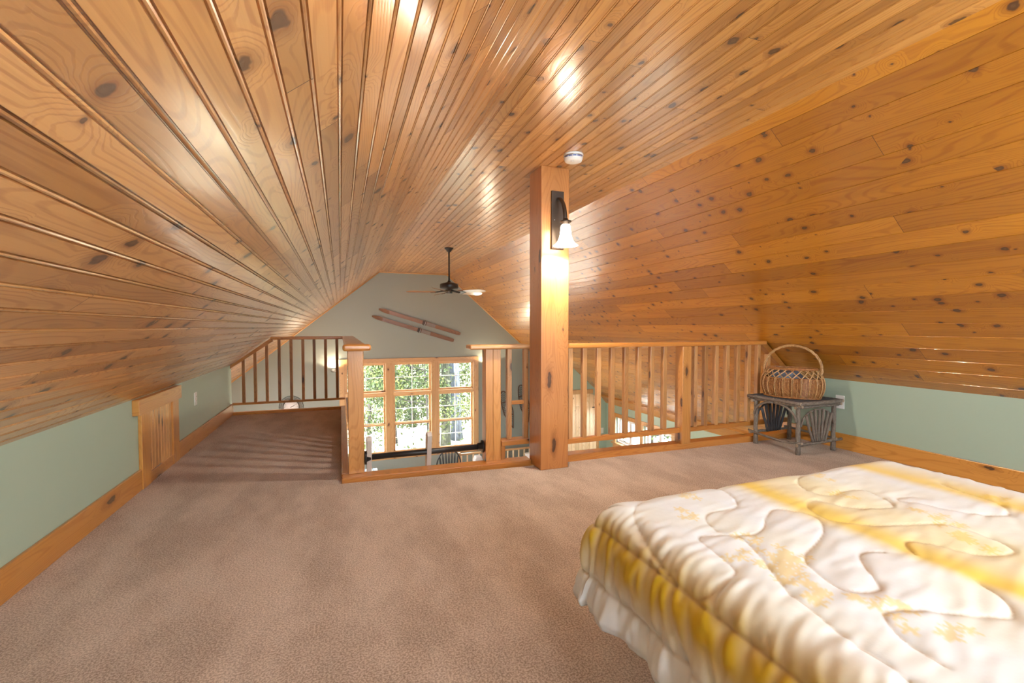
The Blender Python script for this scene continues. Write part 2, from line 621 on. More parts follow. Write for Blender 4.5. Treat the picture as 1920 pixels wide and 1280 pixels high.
# ------------------------------------------------------------------ ceiling of boards: real grooves, extruded along y
def board_plane(name, p0, p1, y0, y1, pitch, kind, mat, off=0.0):
    """p0,p1: (x,z) ends of the strip, interior is to the viewer's side; kind: profile of the joint"""
    p0, p1 = Vector(p0), Vector(p1)
    L = (p1 - p0).length
    t = (p1 - p0) / L
    n = Vector((t.y, -t.x))
    if n.y > 0:
        n = -n                      # inward = down
    if kind == 'bead':
        j = [(-0.0135, 0.0), (-0.0122, -0.007), (-0.0105, -0.007), (-0.0095, 0.0), (-0.0060, 0.0012), (-0.0030, 0.0), (-0.0024, -0.009), (0.0, -0.009), (0.0010, 0.0)]
    elif kind == 'bead2':
        j = [(-0.0110, 0.0), (-0.0098, -0.003), (-0.0088, -0.003), (-0.0078, 0.0), (-0.0030, 0.0), (-0.0024, -0.007), (-0.0004, -0.007), (0.0008, 0.0)]
    else:
        j = [(-0.0030, 0.0), (-0.0016, -0.003), (-0.0004, -0.003), (0.0012, 0.0)]
    prof = [(0.0, 0.0)]
    k = math.ceil((off + 0.02) / pitch)
    while k * pitch - off < L - 0.004:
        d0 = k * pitch - off
        for (a, h) in j:
            if 0.001 < d0 + a < L - 0.001:
                prof.append((d0 + a, h))
        k += 1
    prof.append((L, 0.0))
    bm = bmesh.new()
    uvl = bm.loops.layers.uv.new('UVMap')
    rows = []
    for (d, h) in prof:
        q = p0 + t * d + n * h
        rows.append((bm.verts.new((q.x, y0, q.y)), bm.verts.new((q.x, y1, q.y)), d + off))
    for a, b in zip(rows, rows[1:]):
        f = bm.faces.new((a[0], b[0], b[1], a[1]))
        mid = (a[2] + b[2]) / 2
        e = 0.0004
        va, vb = a[2], b[2]
        for lp, (uu, vv) in zip(f.loops, ((y0, va), (y0, vb), (y1, vb), (y1, va))):
            lp[uvl].uv = (uu + 20, vv + pitch * 40)
    return struct(finish(name, bm, mat))


board_plane('ceiling', (XCL, ZC), (XCR, ZC), YB, YG, 0.0675, 'bead2', M['ceil_f'], off=0.03)
board_plane('ceiling_left', (XL, ZK), (XCL, ZC), YB, YG, 0.0675, 'bead', M['ceil_l'], off=0.018)
board_plane('ceiling_left', (XSL, ZSL), (XL, ZK), YF - 0.02, YG, 0.0675, 'bead', M['ceil_l'], off=0.0)
board_plane('ceiling_right', (XCR, ZC), (XR, ZK), YB, YG, 0.128, 'v', M['ceil_r'], off=0.05)
board_plane('ceiling_right', (XR, ZK), (XSR, ZSR), YR + 0.06, YG, 0.128, 'v', M['ceil_r'], off=0.06)
# outer roof deck above the boards keeps daylight out
boxes('roof', [((XSL - 0.3, YB - 0.3, ZC + 0.35), (XSR + 0.3, YG + 0.2, ZC + 0.42))], M['black'], bev=0)['kind'] = 'structure'

# ------------------------------------------------------------------ floors
bm = bmesh.new()
poly_prism(bm, [(XL, YB, 0), (XR, YB, 0), (XR, YR + 0.02, 0), (1.30, YR + 0.02, 0), (0.0, YN - 0.02, 0), (0.0, YF + 0.02, 0), (XL, YF + 0.02, 0)], (0, 0, -0.26))
uvbox(bm)
struct(finish('floor', bm, M['carpet']))
boxes('floor', [((XSL - 0.1, YB, ZF - 0.12), (XSR + 0.1, YG + 0.1, ZF))], M['lowfloor'], bev=0, axis=1)['kind'] = 'structure'

# ------------------------------------------------------------------ walls
def wall(name, polys, d, mat):
    bm = bmesh.new()
    for p in polys:
        poly_prism(bm, p, d)
    uvbox(bm)
    return struct(finish(name, bm, mat))


wall('wall_left', [[(XL, YB, 0), (XL, YF + 0.04, 0), (XL, YF + 0.04, ZK + 0.02), (XL, YB, ZK + 0.02)]], (-0.1, 0, 0), M['green'])
wall('wall_right', [[(XR, YB, 0), (XR, YR + 0.10, 0), (XR, YR + 0.10, ZK + 0.02), (XR, YB, ZK + 0.02)]], (0.1, 0, 0), M['green'])
# lower side walls; right one has two window openings
wall('wall_left_lower', [[(XSL, YB, ZF), (XSL, YG, ZF), (XSL, YG, ZSL + 0.05), (XSL, YB, ZSL + 0.05)]], (-0.1, 0, 0), M['green'])
SW = [(6.33, 7.12, -1.34, -0.80), (7.22, 8.04, -1.34, -0.80)]     # y0,y1,z0,z1 of the side windows


def yq(y0, y1, z0, z1, x=XSR):
    return [(x, y0, z0), (x, y1, z0), (x, y1, z1), (x, y0, z1)]


wall('wall_right_lower', [yq(YB, SW[0][0], ZF, ZSR + 0.05), yq(SW[0][0], SW[0][1], ZF, SW[0][2]), yq(SW[0][0], SW[0][1], SW[0][3], ZSR + 0.05),
                          yq(SW[0][1], SW[1][0], ZF, ZSR + 0.05), yq(SW[1][0], SW[1][1], ZF, SW[1][2]), yq(SW[1][0], SW[1][1], SW[1][3], ZSR + 0.05),
                          yq(SW[1][1], YG, ZF, ZSR + 0.05)], (0.14, 0, 0), M['green'])
# far gable wall with the big window opening
GX0, GX1, GZ0, GZ1 = 0.06, 2.86, -1.66, 0.30


def P(x, z, y=YG):
    return (x, y, z)


def xl_at(z):
    return XL + (z - ZK) / SL


def xr_at(z):
    return XR - (z - ZK) / SR


wall('wall_far', [
    [P(XSL, ZF), P(GX0, ZF), P(GX0, GZ1), P(xl_at(GZ1), GZ1), P(XSL, ZSL)],
    [P(GX1, ZF), P(XSR, ZF), P(XSR, ZSR), P(xr_at(GZ1), GZ1), P(GX1, GZ1)],
    [P(GX0, ZF), P(GX1, ZF), P(GX1, GZ0), P(GX0, GZ0)],
    [P(xl_at(GZ1), GZ1), P(xr_at(GZ1), GZ1), P(XCR, ZC), P(XCL, ZC)]], (0, 0.15, 0), M['gable'])
# nearer wall of the nook on the right, with its return
NX = 4.22
wall('wall_nook', [[P(NX, ZF, YNW), P(XSR, ZF, YNW), P(XSR, ZSR, YNW), P(NX, zr(NX), YNW)]], (0, 0.1, 0), M['green'])
wall('wall_nook_side', [[(NX, YNW + 0.1, ZF), (NX, YG, ZF), (NX, YG, zr(NX)), (NX, YNW + 0.1, zr(NX))]], (0.1, 0, 0), M['gable'])
# back gable wall (behind the camera) with an opening added behind the fill lamp
wall('wall_back', [
    [P(XSL, ZF, YB), P(XSR, ZF, YB), P(XSR, 0.0, YB), P(XSL, 0.0, YB)],
    [P(XSL, 0, YB), P(0.45, 0, YB), P(0.45, zl(0.45), YB), P(XSL, ZSL, YB)],
    [P(2.45, 0, YB), P(XSR, 0, YB), P(XSR, ZSR, YB), P(2.45, zr(2.45), YB)],
    [P(0.45, 0, YB), P(2.45, 0, YB), P(2.45, 0.65, YB), P(0.45, 0.65, YB)],
    [P(0.45, 1.85, YB), P(2.45, 1.85, YB), P(2.45, zr(2.45), YB), P(XCR, ZC, YB), P(XCL, ZC, YB), P(0.45, zl(0.45), YB)]], (0, -0.12, 0), M['green'])

# ------------------------------------------------------------------ baseboards and trim
def baseboard(name, segs):
    bm = bmesh.new()
    for lo, hi in segs:
        add_box(bm, lo, hi, 0.004)
    uvbox(bm, 1)
    return struct(finish(name, bm, M['base']))


baseboard('baseboard_left', [((XL, YB, 0.0), (XL + 0.018, 3.60, 0.135)), ((XL, 4.33, 0.0), (XL + 0.018, YF + 0.03, 0.135))])
baseboard('baseboard_right', [((XR - 0.018, YB, 0.0), (XR, YR + 0.08, 0.135))])


def trim_box(n, lo, hi, mat='base', axis=None, bev=0.004):
    return struct(box('trim_%d' % n, lo, hi, M[mat], None, bev, axis))


# nosing boards round the edge of the loft floor
def strip(n, a, b, w, z0, z1, mat='rail'):
    a, b = Vector(a), Vector(b)
    bm = bmesh.new()
    d = (b - a)
    nrm = Vector((-d.y, d.x)).normalized() * w
    poly_prism(bm, [(a.x, a.y, z0), (b.x, b.y, z0), (b.x + nrm.x, b.y + nrm.y, z0), (a.x + nrm.x, a.y + nrm.y, z0)], (0, 0, z1 - z0))
    bmesh.ops.bevel(bm, geom=[e for e in bm.edges], offset=0.005, segments=2, affect='EDGES')
    uvbox(bm)
    return struct(finish('trim_%d' % n, bm, M[mat]))


strip(1, (1.60, 3.165), (4.08, 3.115), 0.11, -0.26, 0.052)
strip(2, (0.0, 3.26), (1.375, 3.21), 0.115, -0.26, 0.034)
trim_box(3, (-0.002, 3.375, -0.26), (0.05, YF + 0.04, 0.034), 'rail', 1)
trim_box(4, (XL, YF - 0.01, -0.26), (0.05, YF + 0.045, 0.034), 'rail', 0)
# board running along the foot of the right-hand slope and along the left slope's gable edge
prism('trim_5', [(XSR - 0.14, YR + 0.3, zr(XSR - 0.14) - 0.002), (XSR, YR + 0.3, ZSR - 0.005), (XSR, YR + 0.3, ZSR - 0.06), (XSR - 0.02, YR + 0.3, ZSR - 0.06), (XSR - 0.16, YR + 0.3, zr(XSR - 0.14) - 0.022)], (0, YNW - YR - 0.3, 0), M['base'], axis=1)['kind'] = 'structure'
# small cove strips where ceiling meets far gable
for i, (a, b) in enumerate([((XSL, ZSL), (XCL, ZC)), ((XCL, ZC), (XCR, ZC)), ((XCR, ZC), (XR, ZK))]):
    bm = bmesh.new()
    add_tube(bm, [(a[0], YG - 0.012, a[1] - 0.012), (b[0], YG - 0.012, b[1] - 0.012)], 0.014, 6)
    struct(finish('trim_%d' % (6 + i), bm, M['winpine']))


# ------------------------------------------------------------------ railings
def box_y(lo, hi, bev, mat, name, parent, axis):
    return box(name, lo, hi, mat, parent, bev, axis)


def handrail_box(name, lo, hi, parent, mat, axis):
    o = box(name, lo, hi, mat, parent, 0.012, axis, 3)
    return o


# far left railing
t = thing('railing', 'long pine railing across the far left end of the loft, slanting under the slope', 'railing', (-0.6, YF, 0))
def rel(t, p):
    return (p[0] - t.location.x, p[1] - t.location.y, p[2] - t.location.z)
def rbox(t, name, lo, hi, mat, bev=0.003, axis=None, seg=2):
    return box(name, rel(t, lo), rel(t, hi), mat, t, bev, axis, seg)


rbox(t, 'handrail', (-0.80, YF - 0.045, 0.905), (0.05, YF + 0.045, 0.943), M['rail'], 0.01, 0, 3)
bm = bmesh.new()
a = Vector((-0.79, 0, 0.928)); b = Vector((XL + 0.004, 0, ZK - 0.005))
poly_prism(bm, [(a.x, YF - 0.035, a.z), (a.x + 0.02, YF - 0.035, a.z - 0.04), (b.x, YF - 0.035, b.z - 0.032), (b.x, YF - 0.035, b.z + 0.006)], (0, 0.07, 0))
for v in bm.verts:
    v.co -= t.location
uvbox(bm, 0)
finish('slanted_rail', bm, M['rail'], t)
rbox(t, 'bottom_rail', (XL + 0.018, YF - 0.02, 0.122), (0.05, YF + 0.02, 0.148), M['rail'], 0.004, 0)
for x in (-1.097, -0.972, -0.845, -0.708, -0.575, -0.441, -0.311, -0.178, -0.042):
    top = min(0.907, zl(x) - 0.035)
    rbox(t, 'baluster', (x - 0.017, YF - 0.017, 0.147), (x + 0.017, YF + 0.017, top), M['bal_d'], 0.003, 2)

# side railing running back beside the opening, with newel post
t = thing('railing', 'railing seen end-on beside the opening, with a newel post and wide capped handrail', 'railing', (0.1, 3.35, 0.034))
rbox(t, 'handrail', (0.025, 3.30, 0.902), (0.165, YF + 0.045, 0.945), M['rail'], 0.014, 1, 3)
rbox(t, 'handrail_cap', (0.012, 3.255, 0.896), (0.198, 3.36, 0.942), M['rail'], 0.018, 0, 4)
rbox(t, 'newel_post', (0.045, 3.335, 0.034), (0.150, 3.435, 0.903), M['pine'], 0.004, 2)
rbox(t, 'bottom_rail', (0.06, 3.435, 0.122), (0.14, YF - 0.02, 0.148), M['rail'], 0.004, 1)
for i in range(20):
    y = 3.56 + i * 0.137
    rbox(t, 'baluster', (0.083, y - 0.017, 0.148), (0.117, y + 0.017, 0.903), M['balu'], 0.003, 2)

# short middle railing between right newel and the big post
t = thing('railing', 'short two-baluster railing between the cracked newel post and the big square post', 'railing', (1.2, 3.33, 0.034))
rbox(t, 'handrail', (0.895, 3.245, 0.892), (1.38, 3.375, 0.927), M['balu'], 0.012, 0, 3)
rbox(t, 'newel_post', (1.030, 3.29, 0.034), (1.088, 3.385, 0.892), M['pine'], 0.002, 2)
rbox(t, 'newel_post', (1.0895, 3.29, 0.034), (1.150, 3.385, 0.892), M['pine'], 0.002, 2)
rbox(t, 'bottom_rail', (1.15, 3.27, 0.145), (1.38, 3.37, 0.185), M['rail'], 0.004, 0)
for x in (1.226, 1.366):
    rbox(t, 'baluster', (x - 0.019, 3.30, 0.185), (x + 0.019, 3.34, 0.892), M['balu'], 0.003, 2)
rbox(t, 'crosspiece', (1.245, 3.305, 0.455), (1.347, 3.335, 0.485), M['rail'], 0.003, 0)
rbox(t, 'support_block', (1.155, 3.30, 0.034), (1.19, 3.34, 0.146), M['rail'], 0.002, 2)

# long right railing
t = thing('railing', 'long pine railing on the right, from the big square post to the sloped ceiling', 'railing', (2.7, YR, 0.052))
rbox(t, 'handrail', (1.60, YR - 0.045, 0.895), (3.715, YR + 0.05, 0.933), M['rail'], 0.011, 0, 3)
bm = bmesh.new()
poly_prism(bm, [(3.70, YR - 0.03, 0.930), (3.67, YR - 0.03, 0.893), (4.05, YR - 0.03, 0.565), (4.085, YR - 0.03, 0.598)], (0, 0.06, 0))
for v in bm.verts:
    v.co -= t.location
uvbox(bm, 0)
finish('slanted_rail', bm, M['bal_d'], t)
rbox(t, 'bottom_rail', (1.60, YR - 0.02, 0.147), (2.737, YR + 0.025, 0.187), M['rail'], 0.004, 0)
rbox(t, 'bottom_rail', (2.830, YR - 0.02, 0.147), (4.07, YR + 0.025, 0.187), M['rail'], 0.004, 0)
rbox(t, 'newel_post', (2.737, YR - 0.045, 0.052), (2.830, YR + 0.05, 0.895), M['pine'], 0.004, 2)
for x in (1.675, 1.80, 1.93, 2.057, 2.188, 2.317, 2.445, 2.576, 2.905, 3.021, 3.141, 3.268, 3.396, 3.525, 3.645):
    rbox(t, 'baluster', (x - 0.019, YR - 0.019, 0.186), (x + 0.019, YR + 0.019, 0.896), M['balu'], 0.003, 2)
for x in (3.77, 3.90):
    rbox(t, 'baluster', (x - 0.019, YR - 0.019, 0.186), (x + 0.019, YR + 0.019, zr(x) - 0.075), M['balu'], 0.003, 2)

# big square post
t = thing('wooden_post', 'tall square pine post from the carpet to the ceiling, carrying the wall lamp', 'post', (1.49, 3.15, 0))
rbox(t, 'shaft', (1.376, 3.042, 0.0), (1.602, 3.262, ZC + 0.002), M['post'], 0.005, 2)

# pipe guard and ladder
t = thing('guard_bar', 'black iron pipe bar with round flanges spanning the opening between two newel posts', 'guard bar', (0.59, 3.36, 0.135))
tube('pipe', [rel(t, (0.155, 3.36, 0.135)), rel(t, (1.025, 3.36, 0.135))], 0.021, M['black'], t, 16)
for x0, x1 in ((0.152, 0.178), (1.027, 1.0)):
    bm = bmesh.new()
    s = 1 if x1 > x0 else -1
    add_tube(bm, [rel(t, (x0, 3.36, 0.135)), rel(t, (x0 + s * 0.012, 3.36, 0.135)), rel(t, (x0 + s * 0.013, 3.36, 0.135)), rel(t, (x1 + s * 0.016, 3.36, 0.135))], [0.048, 0.048, 0.032, 0.027], 18)
    finish('flange', bm, M['black'], t)

t = thing('loft_ladder', 'pale wooden ladder whose two curved side rails rise through the opening past the black pipe', 'ladder', (0.4, 3.40, ZF))
for x in (0.183, 0.606):
    # side profile (y,z): straight rail leaning, curved hook top
    pts = [(3.95, ZF), (3.36, 0.02), (3.32, 0.20), (3.305, 0.262), (3.32, 0.284), (3.35, 0.288), (3.39, 0.265), (3.405, 0.21), (3.42, 0.02), (4.04, ZF)]
    bm = bmesh.new()
    poly_prism(bm, [rel(t, (x - 0.016, y, z)) for y, z in pts], (0.032, 0, 0))
    uvbox(bm, 2)
    finish('side_rail', bm, M['greylt'], t)
for i in range(8):
    f = (i + 0.6) / 8.4
    y = 3.995 + (3.43 - 3.995) * f
    z = ZF + (0 - ZF) * f
    rbox(t, 'rung', (0.199, y - 0.04, z - 0.012), (0.59, y + 0.04, z + 0.012), M['greylt'], 0.003, 0)

# ------------------------------------------------------------------ access hatch in the left knee wall
d = bpy.data.objects.new('door_1', None)
COL.objects.link(d)
d.location = (XL, 3.96, 0)
struct(d)
def dbox(name, lo, hi, mat, bev=0.003, axis=None):
    return box(name, (lo[0] - XL, lo[1] - 3.96, lo[2]), (hi[0] - XL, hi[1] - 3.96, hi[2]), mat, d, bev, axis)
dbox('casing', (XL, 3.60, 0.0), (XL + 0.022, 3.735, 0.50), M['base'], axis=2)
dbox('casing', (XL, 4.19, 0.0), (XL + 0.022, 4.325, 0.50), M['base'], axis=2)
dbox('header', (XL, 3.515, 0.495), (XL + 0.04, 4.335, 0.598), M['base'], axis=1)
dbox('bottom_rail', (XL, 3.735, 0.0), (XL + 0.018, 4.19, 0.075), M['base'], axis=1)
bm = bmesh.new()
for k in range(8):
    y0 = 3.735 + k * 0.0569
    add_box(bm, (0.0, y0 - 3.96 + 0.0015, 0.075), (0.011, y0 + 0.0554 - 3.96, 0.495), 0.0025)
uvbox(bm, 2)
finish('beadboard_panel', bm, M['hatch'], d)

# ------------------------------------------------------------------ outlets
def outlet(name, x, y, z, s, label, cat, decora=False):
    t = thing(name, label, cat, (x, y, z))
    box('cover_plate', (0 if s > 0 else -0.006, -0.037, -0.058), (0.006 if s > 0 else 0, 0.037, 0.058), M['white'], t, 0.0025)
    xx = 0.006 * s
    for dz in (-0.02, 0.02):
        a, b = sorted((xx, xx + 0.002 * s))
        f = box('receptacle', (a, -0.016, dz - 0.014), (b, 0.016, dz + 0.014), M['white'], t, 0.0009)
        for dy in (-0.006, 0.006):
            a, b = sorted((xx + 0.0019 * s, xx + 0.0026 * s))
            box('slot', (a, dy - 0.0015, dz - 0.004), (b, dy + 0.0015, dz + 0.006), M['slot'], f, 0)
    return t


outlet('wall_outlet', XL, 4.85, 0.412, 1, 'white electrical outlet on the left knee wall, beyond the small hatch', 'outlet')
outlet('wall_outlet', XR, 2.695, 0.405, -1, 'white electrical outlet on the right knee wall, beside the twig table', 'outlet')

# ------------------------------------------------------------------ wall lamp on post
t = thing('wall_lamp', 'bronze wall lamp with a lit bell glass shade, mounted on the big square post', 'lamp', (1.502, 3.04, 1.84))
rbox(t, 'back_plate', (1.452, 3.026, 1.632), (1.552, 3.041, 2.055), M['bronze'], 0.003)
bm = bmesh.new()
arm = []
for i in range(15):
    f = i / 14
    ang = PI / 2 * f * 1.02
    arm.append(rel(t, (1.503, 3.028 - 0.118 * math.sin(ang), 1.995 - 0.175 * (1 - math.cos(ang)))))
arm.append(rel(t, (1.503, 2.905, 1.80)))
add_tube(bm, arm, [0.012] * 16, 10)
for v in bm.verts:
    v.co.x *= 1.25
finish('arm', bm, M['bronze'], t)
tube('scroll', [rel(t, (1.503, 3.026, 1.66)), rel(t, (1.503, 3.000, 1.70)), rel(t, (1.503, 2.975, 1.75)), rel(t, (1.503, 2.945, 1.80)), rel(t, (1.503, 2.91, 1.822))], 0.005, M['bronze'], t, 8)
lathe('socket_ring', [(0.0, 0.03), (0.016, 0.028), (0.020, 0.012), (0.040, 0.010), (0.041, 0.004), (0.026, 0.002), (0.026, -0.018), (0.0, -0.018)], rel(t, (1.503, 2.905, 1.80)), M['bronze'], t)
lathe('glass_shade', [(0.024, 0.0), (0.034, -0.012), (0.038, -0.05), (0.044, -0.09), (0.056, -0.120), (0.076, -0.143), (0.088, -0.150), (0.084, -0.151), (0.068, -0.140), (0.050, -0.118), (0.038, -0.08), (0.032, -0.03), (0.02, -0.012), (0.0, -0.012)], rel(t, (1.503, 2.905, 1.787)), M['lampglass'], t, 32)
ld = bpy.data.lights.new('lamp_bulb', 'SPOT')
ld.energy = 100
ld.color = (1.0, 0.90, 0.76)
ld.shadow_soft_size = 0.022
ld.spot_size = math.radians(168)
ld.spot_blend = 0.35
lo = bpy.data.objects.new('lamp_bulb', ld)
COL.objects.link(lo)
lo.location = (1.503, 2.895, 1.625)
lo.rotation_euler = Vector((0, -0.18, -1)).to_track_quat('-Z', 'Y').to_euler()
box('screw', rel(t, (1.472, 3.021, 1.84)), rel(t, (1.477, 3.027, 1.845)), M['steel'], t, 0.001)

# smoke detector
t = thing('smoke_detector', 'round white smoke detector on the ceiling above the big square post', 'smoke detector', (1.495, 2.78, ZC))
lathe('body', [(0.0, 0.0), (0.066, 0.0), (0.068, -0.008), (0.064, -0.012), (0.063, -0.030), (0.056, -0.046), (0.040, -0.050), (0.0, -0.052)], (0, 0, 0), M['white'], t, 40)
lathe('vent_ring', [(0.0655, -0.014), (0.0665, -0.0175), (0.0655, -0.021), (0.062, -0.021)], (0, 0, 0), M['steel'], t, 40)
bm = bmesh.new()
for k in range(26):
    a = PI * 1.05 + k * 0.075
    if k % 6 == 5:
        continue
    w = 0.0035
    p0 = Vector((math.cos(a), math.sin(a), 0))
    tt = Vector((-math.sin(a), math.cos(a), 0))
    c = p0 * 0.0655 + Vector((0, 0, -0.0255))
    add_box(bm, (-0.0015, -w / 2, -0.0025), (0.0015, w / 2, 0.0025))
    for v in bm.verts[-8:]:
        v.co = c + p0 * v.co.x + tt * v.co.y * 1.2 + Vector((0, 0, v.co.z))
finish('printed_text', bm, M['blueprint'], t)
lathe('test_button', [(0.0, -0.0515), (0.011, -0.0515), (0.010, -0.055), (0.0, -0.055)], (-0.02, -0.02, 0), M['white'], t, 16)

# ------------------------------------------------------------------ ceiling fan
FX, FY = 1.522, 6.677
t = thing('ceiling_fan', 'black ceiling fan with five wooden blades hanging on a rod from the flat ceiling', 'ceiling fan', (FX, FY, ZC))
lathe('canopy', [(0.0, 0.0), (0.068, 0.0), (0.066, -0.012), (0.045, -0.028), (0.034, -0.05), (0.016, -0.062), (0.0, -0.062)], (0, 0, 0), M['black'], t)
tube('downrod', [(0, 0, -0.05), (0, 0, -0.50)], 0.012, M['black'], t, 12)
lathe('motor_housing', [(0.0, -0.475), (0.018, -0.478), (0.028, -0.50), (0.075, -0.515), (0.128, -0.528), (0.136, -0.545), (0.136, -0.585), (0.125, -0.603), (0.08, -0.61), (0.055, -0.615), (0.050, -0.660), (0.042, -0.672), (0.0, -0.675)], (0, 0, 0), M['black'], t, 36)
for k in range(5):
    a = math.radians(167.3 + 72 * k)
    R = Matrix.Rotation(a, 4, 'Z') @ Matrix.Rotation(math.radians(-12), 4, 'X')
    bm = bmesh.new()
    prof = []
    for i in range(9):
        f = i / 8
        prof.append((0.20 + 0.34 * f, 0.058 + 0.014 * f))
    for i in range(1, 9):
        q = PI / 2 * i / 8
        prof.append((0.54 + 0.085 * math.sin(q), 0.072 * math.cos(q) + 0.0))
    out = prof + [(x, -y) for x, y in reversed(prof[:-1])]
    poly_prism(bm, [(x, y, -0.003) for x, y in out], (0, 0, 0.006))
    uvbox(bm, 0)
    bm.transform(Matrix.Translation((0, 0, -0.648)) @ R)
    bl = finish('blade', bm, M['bladeL'], t)
    bm = bmesh.new()
    add_tube(bm, [(0.05, 0, 0.018), (0.12, 0, 0.006), (0.20, 0, -0.006)], [0.012, 0.010, 0.009], 8)
    add_box(bm, (0.185, -0.045, -0.009), (0.275, 0.045, -0.004), 0.002)
    for yy in (-0.028, 0, 0.028):
        add_lathe(bm, [(0.0, -0.013), (0.007, -0.012), (0.008, -0.009), (0.0, -0.009)], (0.255, yy, 0), 8)
    bm.transform(Matrix.Translation((0, 0, -0.648)) @ R)
    finish('blade_bracket', bm, M['black'], t)

# ------------------------------------------------------------------ far windows
def window(n, x0, x1, z0, z1, rows, y=YG, sash_split=None, mat='winpine'):
    w = bpy.data.objects.new('window_%d' % n, None)
    COL.objects.link(w)
    w.location = ((x0 + x1) / 2, y, (z0 + z1) / 2)
    struct(w)
    cx, cz = w.location.x, w.location.z
    sash = [(z0, z1)] if sash_split is None else [(z0, sash_split + 0.012), (sash_split + 0.0, z1)]
    for si, (a, b) in enumerate(sash):
        yy = 0.05 + (0.03 if si else 0.0)
        fw = 0.04
        lst = [((x0 - cx, yy, a - cz), (x0 + fw - cx, yy + 0.03, b - cz)), ((x1 - fw - cx, yy, a - cz), (x1 - cx, yy + 0.03, b - cz)),
               ((x0 + fw - cx, yy, a - cz), (x1 - fw - cx, yy + 0.03, a + fw * (1.0 if si == 0 else 0.7) - cz)), ((x0 + fw - cx, yy, b - fw - cz), (x1 - fw - cx, yy + 0.03, b - cz))]
        s = boxes('sash', lst, M[mat], w, 0.003)
        gx0, gx1, ga, gb = x0 + fw - cx, x1 - fw - cx, a + fw - cz, b - fw - cz
        bm = bmesh.new()
        poly_prism(bm, [(gx0, yy + 0.013, ga), (gx1, yy + 0.013, ga), (gx1, yy + 0.013, gb), (gx0, yy + 0.013, gb)], (0, 0.004, 0))
        finish('glass_pane', bm, M['glass'], s)
        mb = [(((gx0 + gx1) / 2 - 0.006, yy + 0.006, ga), ((gx0 + gx1) / 2 + 0.006, yy + 0.024, gb)),
              ((gx0, yy + 0.006, (ga + gb) / 2 - 0.006), (gx1, yy + 0.024, (ga + gb) / 2 + 0.006))]
        boxes('muntin', mb, M['vinyl'], s, 0.001)
        if sash_split is not None and si == 0:
            box('sash_lock', (-0.03, yy - 0.012, b - cz - 0.012), (0.03, yy, b - cz + 0.004), M['steel'], s, 0.002)
    return w


cols = [(0.085, 0.893), (1.055, 1.865), (2.025, 2.83)]
n = 1
for (x0, x1) in cols:
    window(n, x0, x1, -0.335, 0.285, 2)
    n += 1
for (x0, x1) in cols:
    window(n, x0, x1, -1.655, -0.40, 4, sash_split=-1.03)
    n += 1
# frame boards between windows, casing, sill
boxes('trim_9', [((GX0 - 0.0, YG - 0.005, GZ0), (0.087, YG + 0.13, GZ1)), ((0.893, YG - 0.02, GZ0), (1.055, YG + 0.13, GZ1)), ((1.865, YG - 0.02, GZ0), (2.025, YG + 0.13, GZ1)), ((2.83, YG - 0.005, GZ0), (GX1, YG + 0.13, GZ1))], M['winpine'], None, 0.003, 2)['kind'] = 'structure'
boxes('trim_10', [((0.087, YG - 0.015, -0.40), (0.893, YG + 0.13, -0.335)), ((1.055, YG - 0.015, -0.40), (1.865, YG + 0.13, -0.335)), ((2.025, YG - 0.015, -0.40), (2.83, YG + 0.13, -0.335)),
                  ((0.087, YG - 0.0, 0.282), (2.83, YG + 0.13, GZ1))], M['winpine'], None, 0.003, 0)['kind'] = 'structure'
boxes('trim_11', [((-0.03, YG - 0.022, 0.295), (2.95, YG, 0.392))], M['winpine'], None, 0.003, 0)['kind'] = 'structure'
boxes('trim_12', [((-0.03, YG - 0.02, -1.66), (0.062, YG, 0.295)), ((2.858, YG - 0.02, -1.66), (2.95, YG, 0.295))], M['winpine'], None, 0.003, 2)['kind'] = 'structure'
boxes('trim_13', [((-0.05, YG - 0.05, -1.695), (2.97, YG + 0.13, -1.655)), ((-0.03, YG - 0.018, -1.78), (2.95, YG, -1.695))], M['winpine'], None, 0.004, 0)['kind'] = 'structure'


# side windows on the low right wall
def side_window(n, y0, y1, z0, z1):
    w = bpy.data.objects.new('window_%d' % n, None)
    COL.objects.link(w)
    w.location = (XSR, (y0 + y1) / 2, (z0 + z1) / 2)
    struct(w)
    cy, cz = w.location.y, w.location.z
    h0, h1, a, b = y0 - cy, y1 - cy, z0 - cz, z1 - cz
    boxes('frame', [((0.03, h0, a), (0.14, h0 + 0.03, b)), ((0.03, h1 - 0.03, a), (0.14, h1, b)), ((0.03, h0, a), (0.14, h1, a + 0.03)), ((0.03, h0, b - 0.03), (0.14, h1, b))], M['vinyl'], w, 0.002)
    m0 = (h0 + h1) / 2
    for (p, q) in ((h0 + 0.03, m0), (m0, h1 - 0.03)):
        s = boxes('sash', [((0.07, p, a + 0.03), (0.11, p + 0.04, b - 0.03)), ((0.07, q - 0.04, a + 0.03), (0.11, q, b - 0.03)), ((0.07, p + 0.04, a + 0.03), (0.11, q - 0.04, a + 0.07)), ((0.07, p + 0.04, b - 0.07), (0.11, q - 0.04, b - 0.03))], M['vinyl'], w, 0.002)
        bm = bmesh.new()
        poly_prism(bm, [(0.088, p + 0.04, a + 0.07), (0.088, q - 0.04, a + 0.07), (0.088, q - 0.04, b - 0.07), (0.088, p + 0.04, b - 0.07)], (0.004, 0, 0))
        finish('glass_pane', bm, M['glass'], s)
        box('latch', (0.055, (p + q) / 2 - 0.04, a + 0.06), (0.07, (p + q) / 2 + 0.04, a + 0.075), M['bronze'], s, 0.002)
    return w


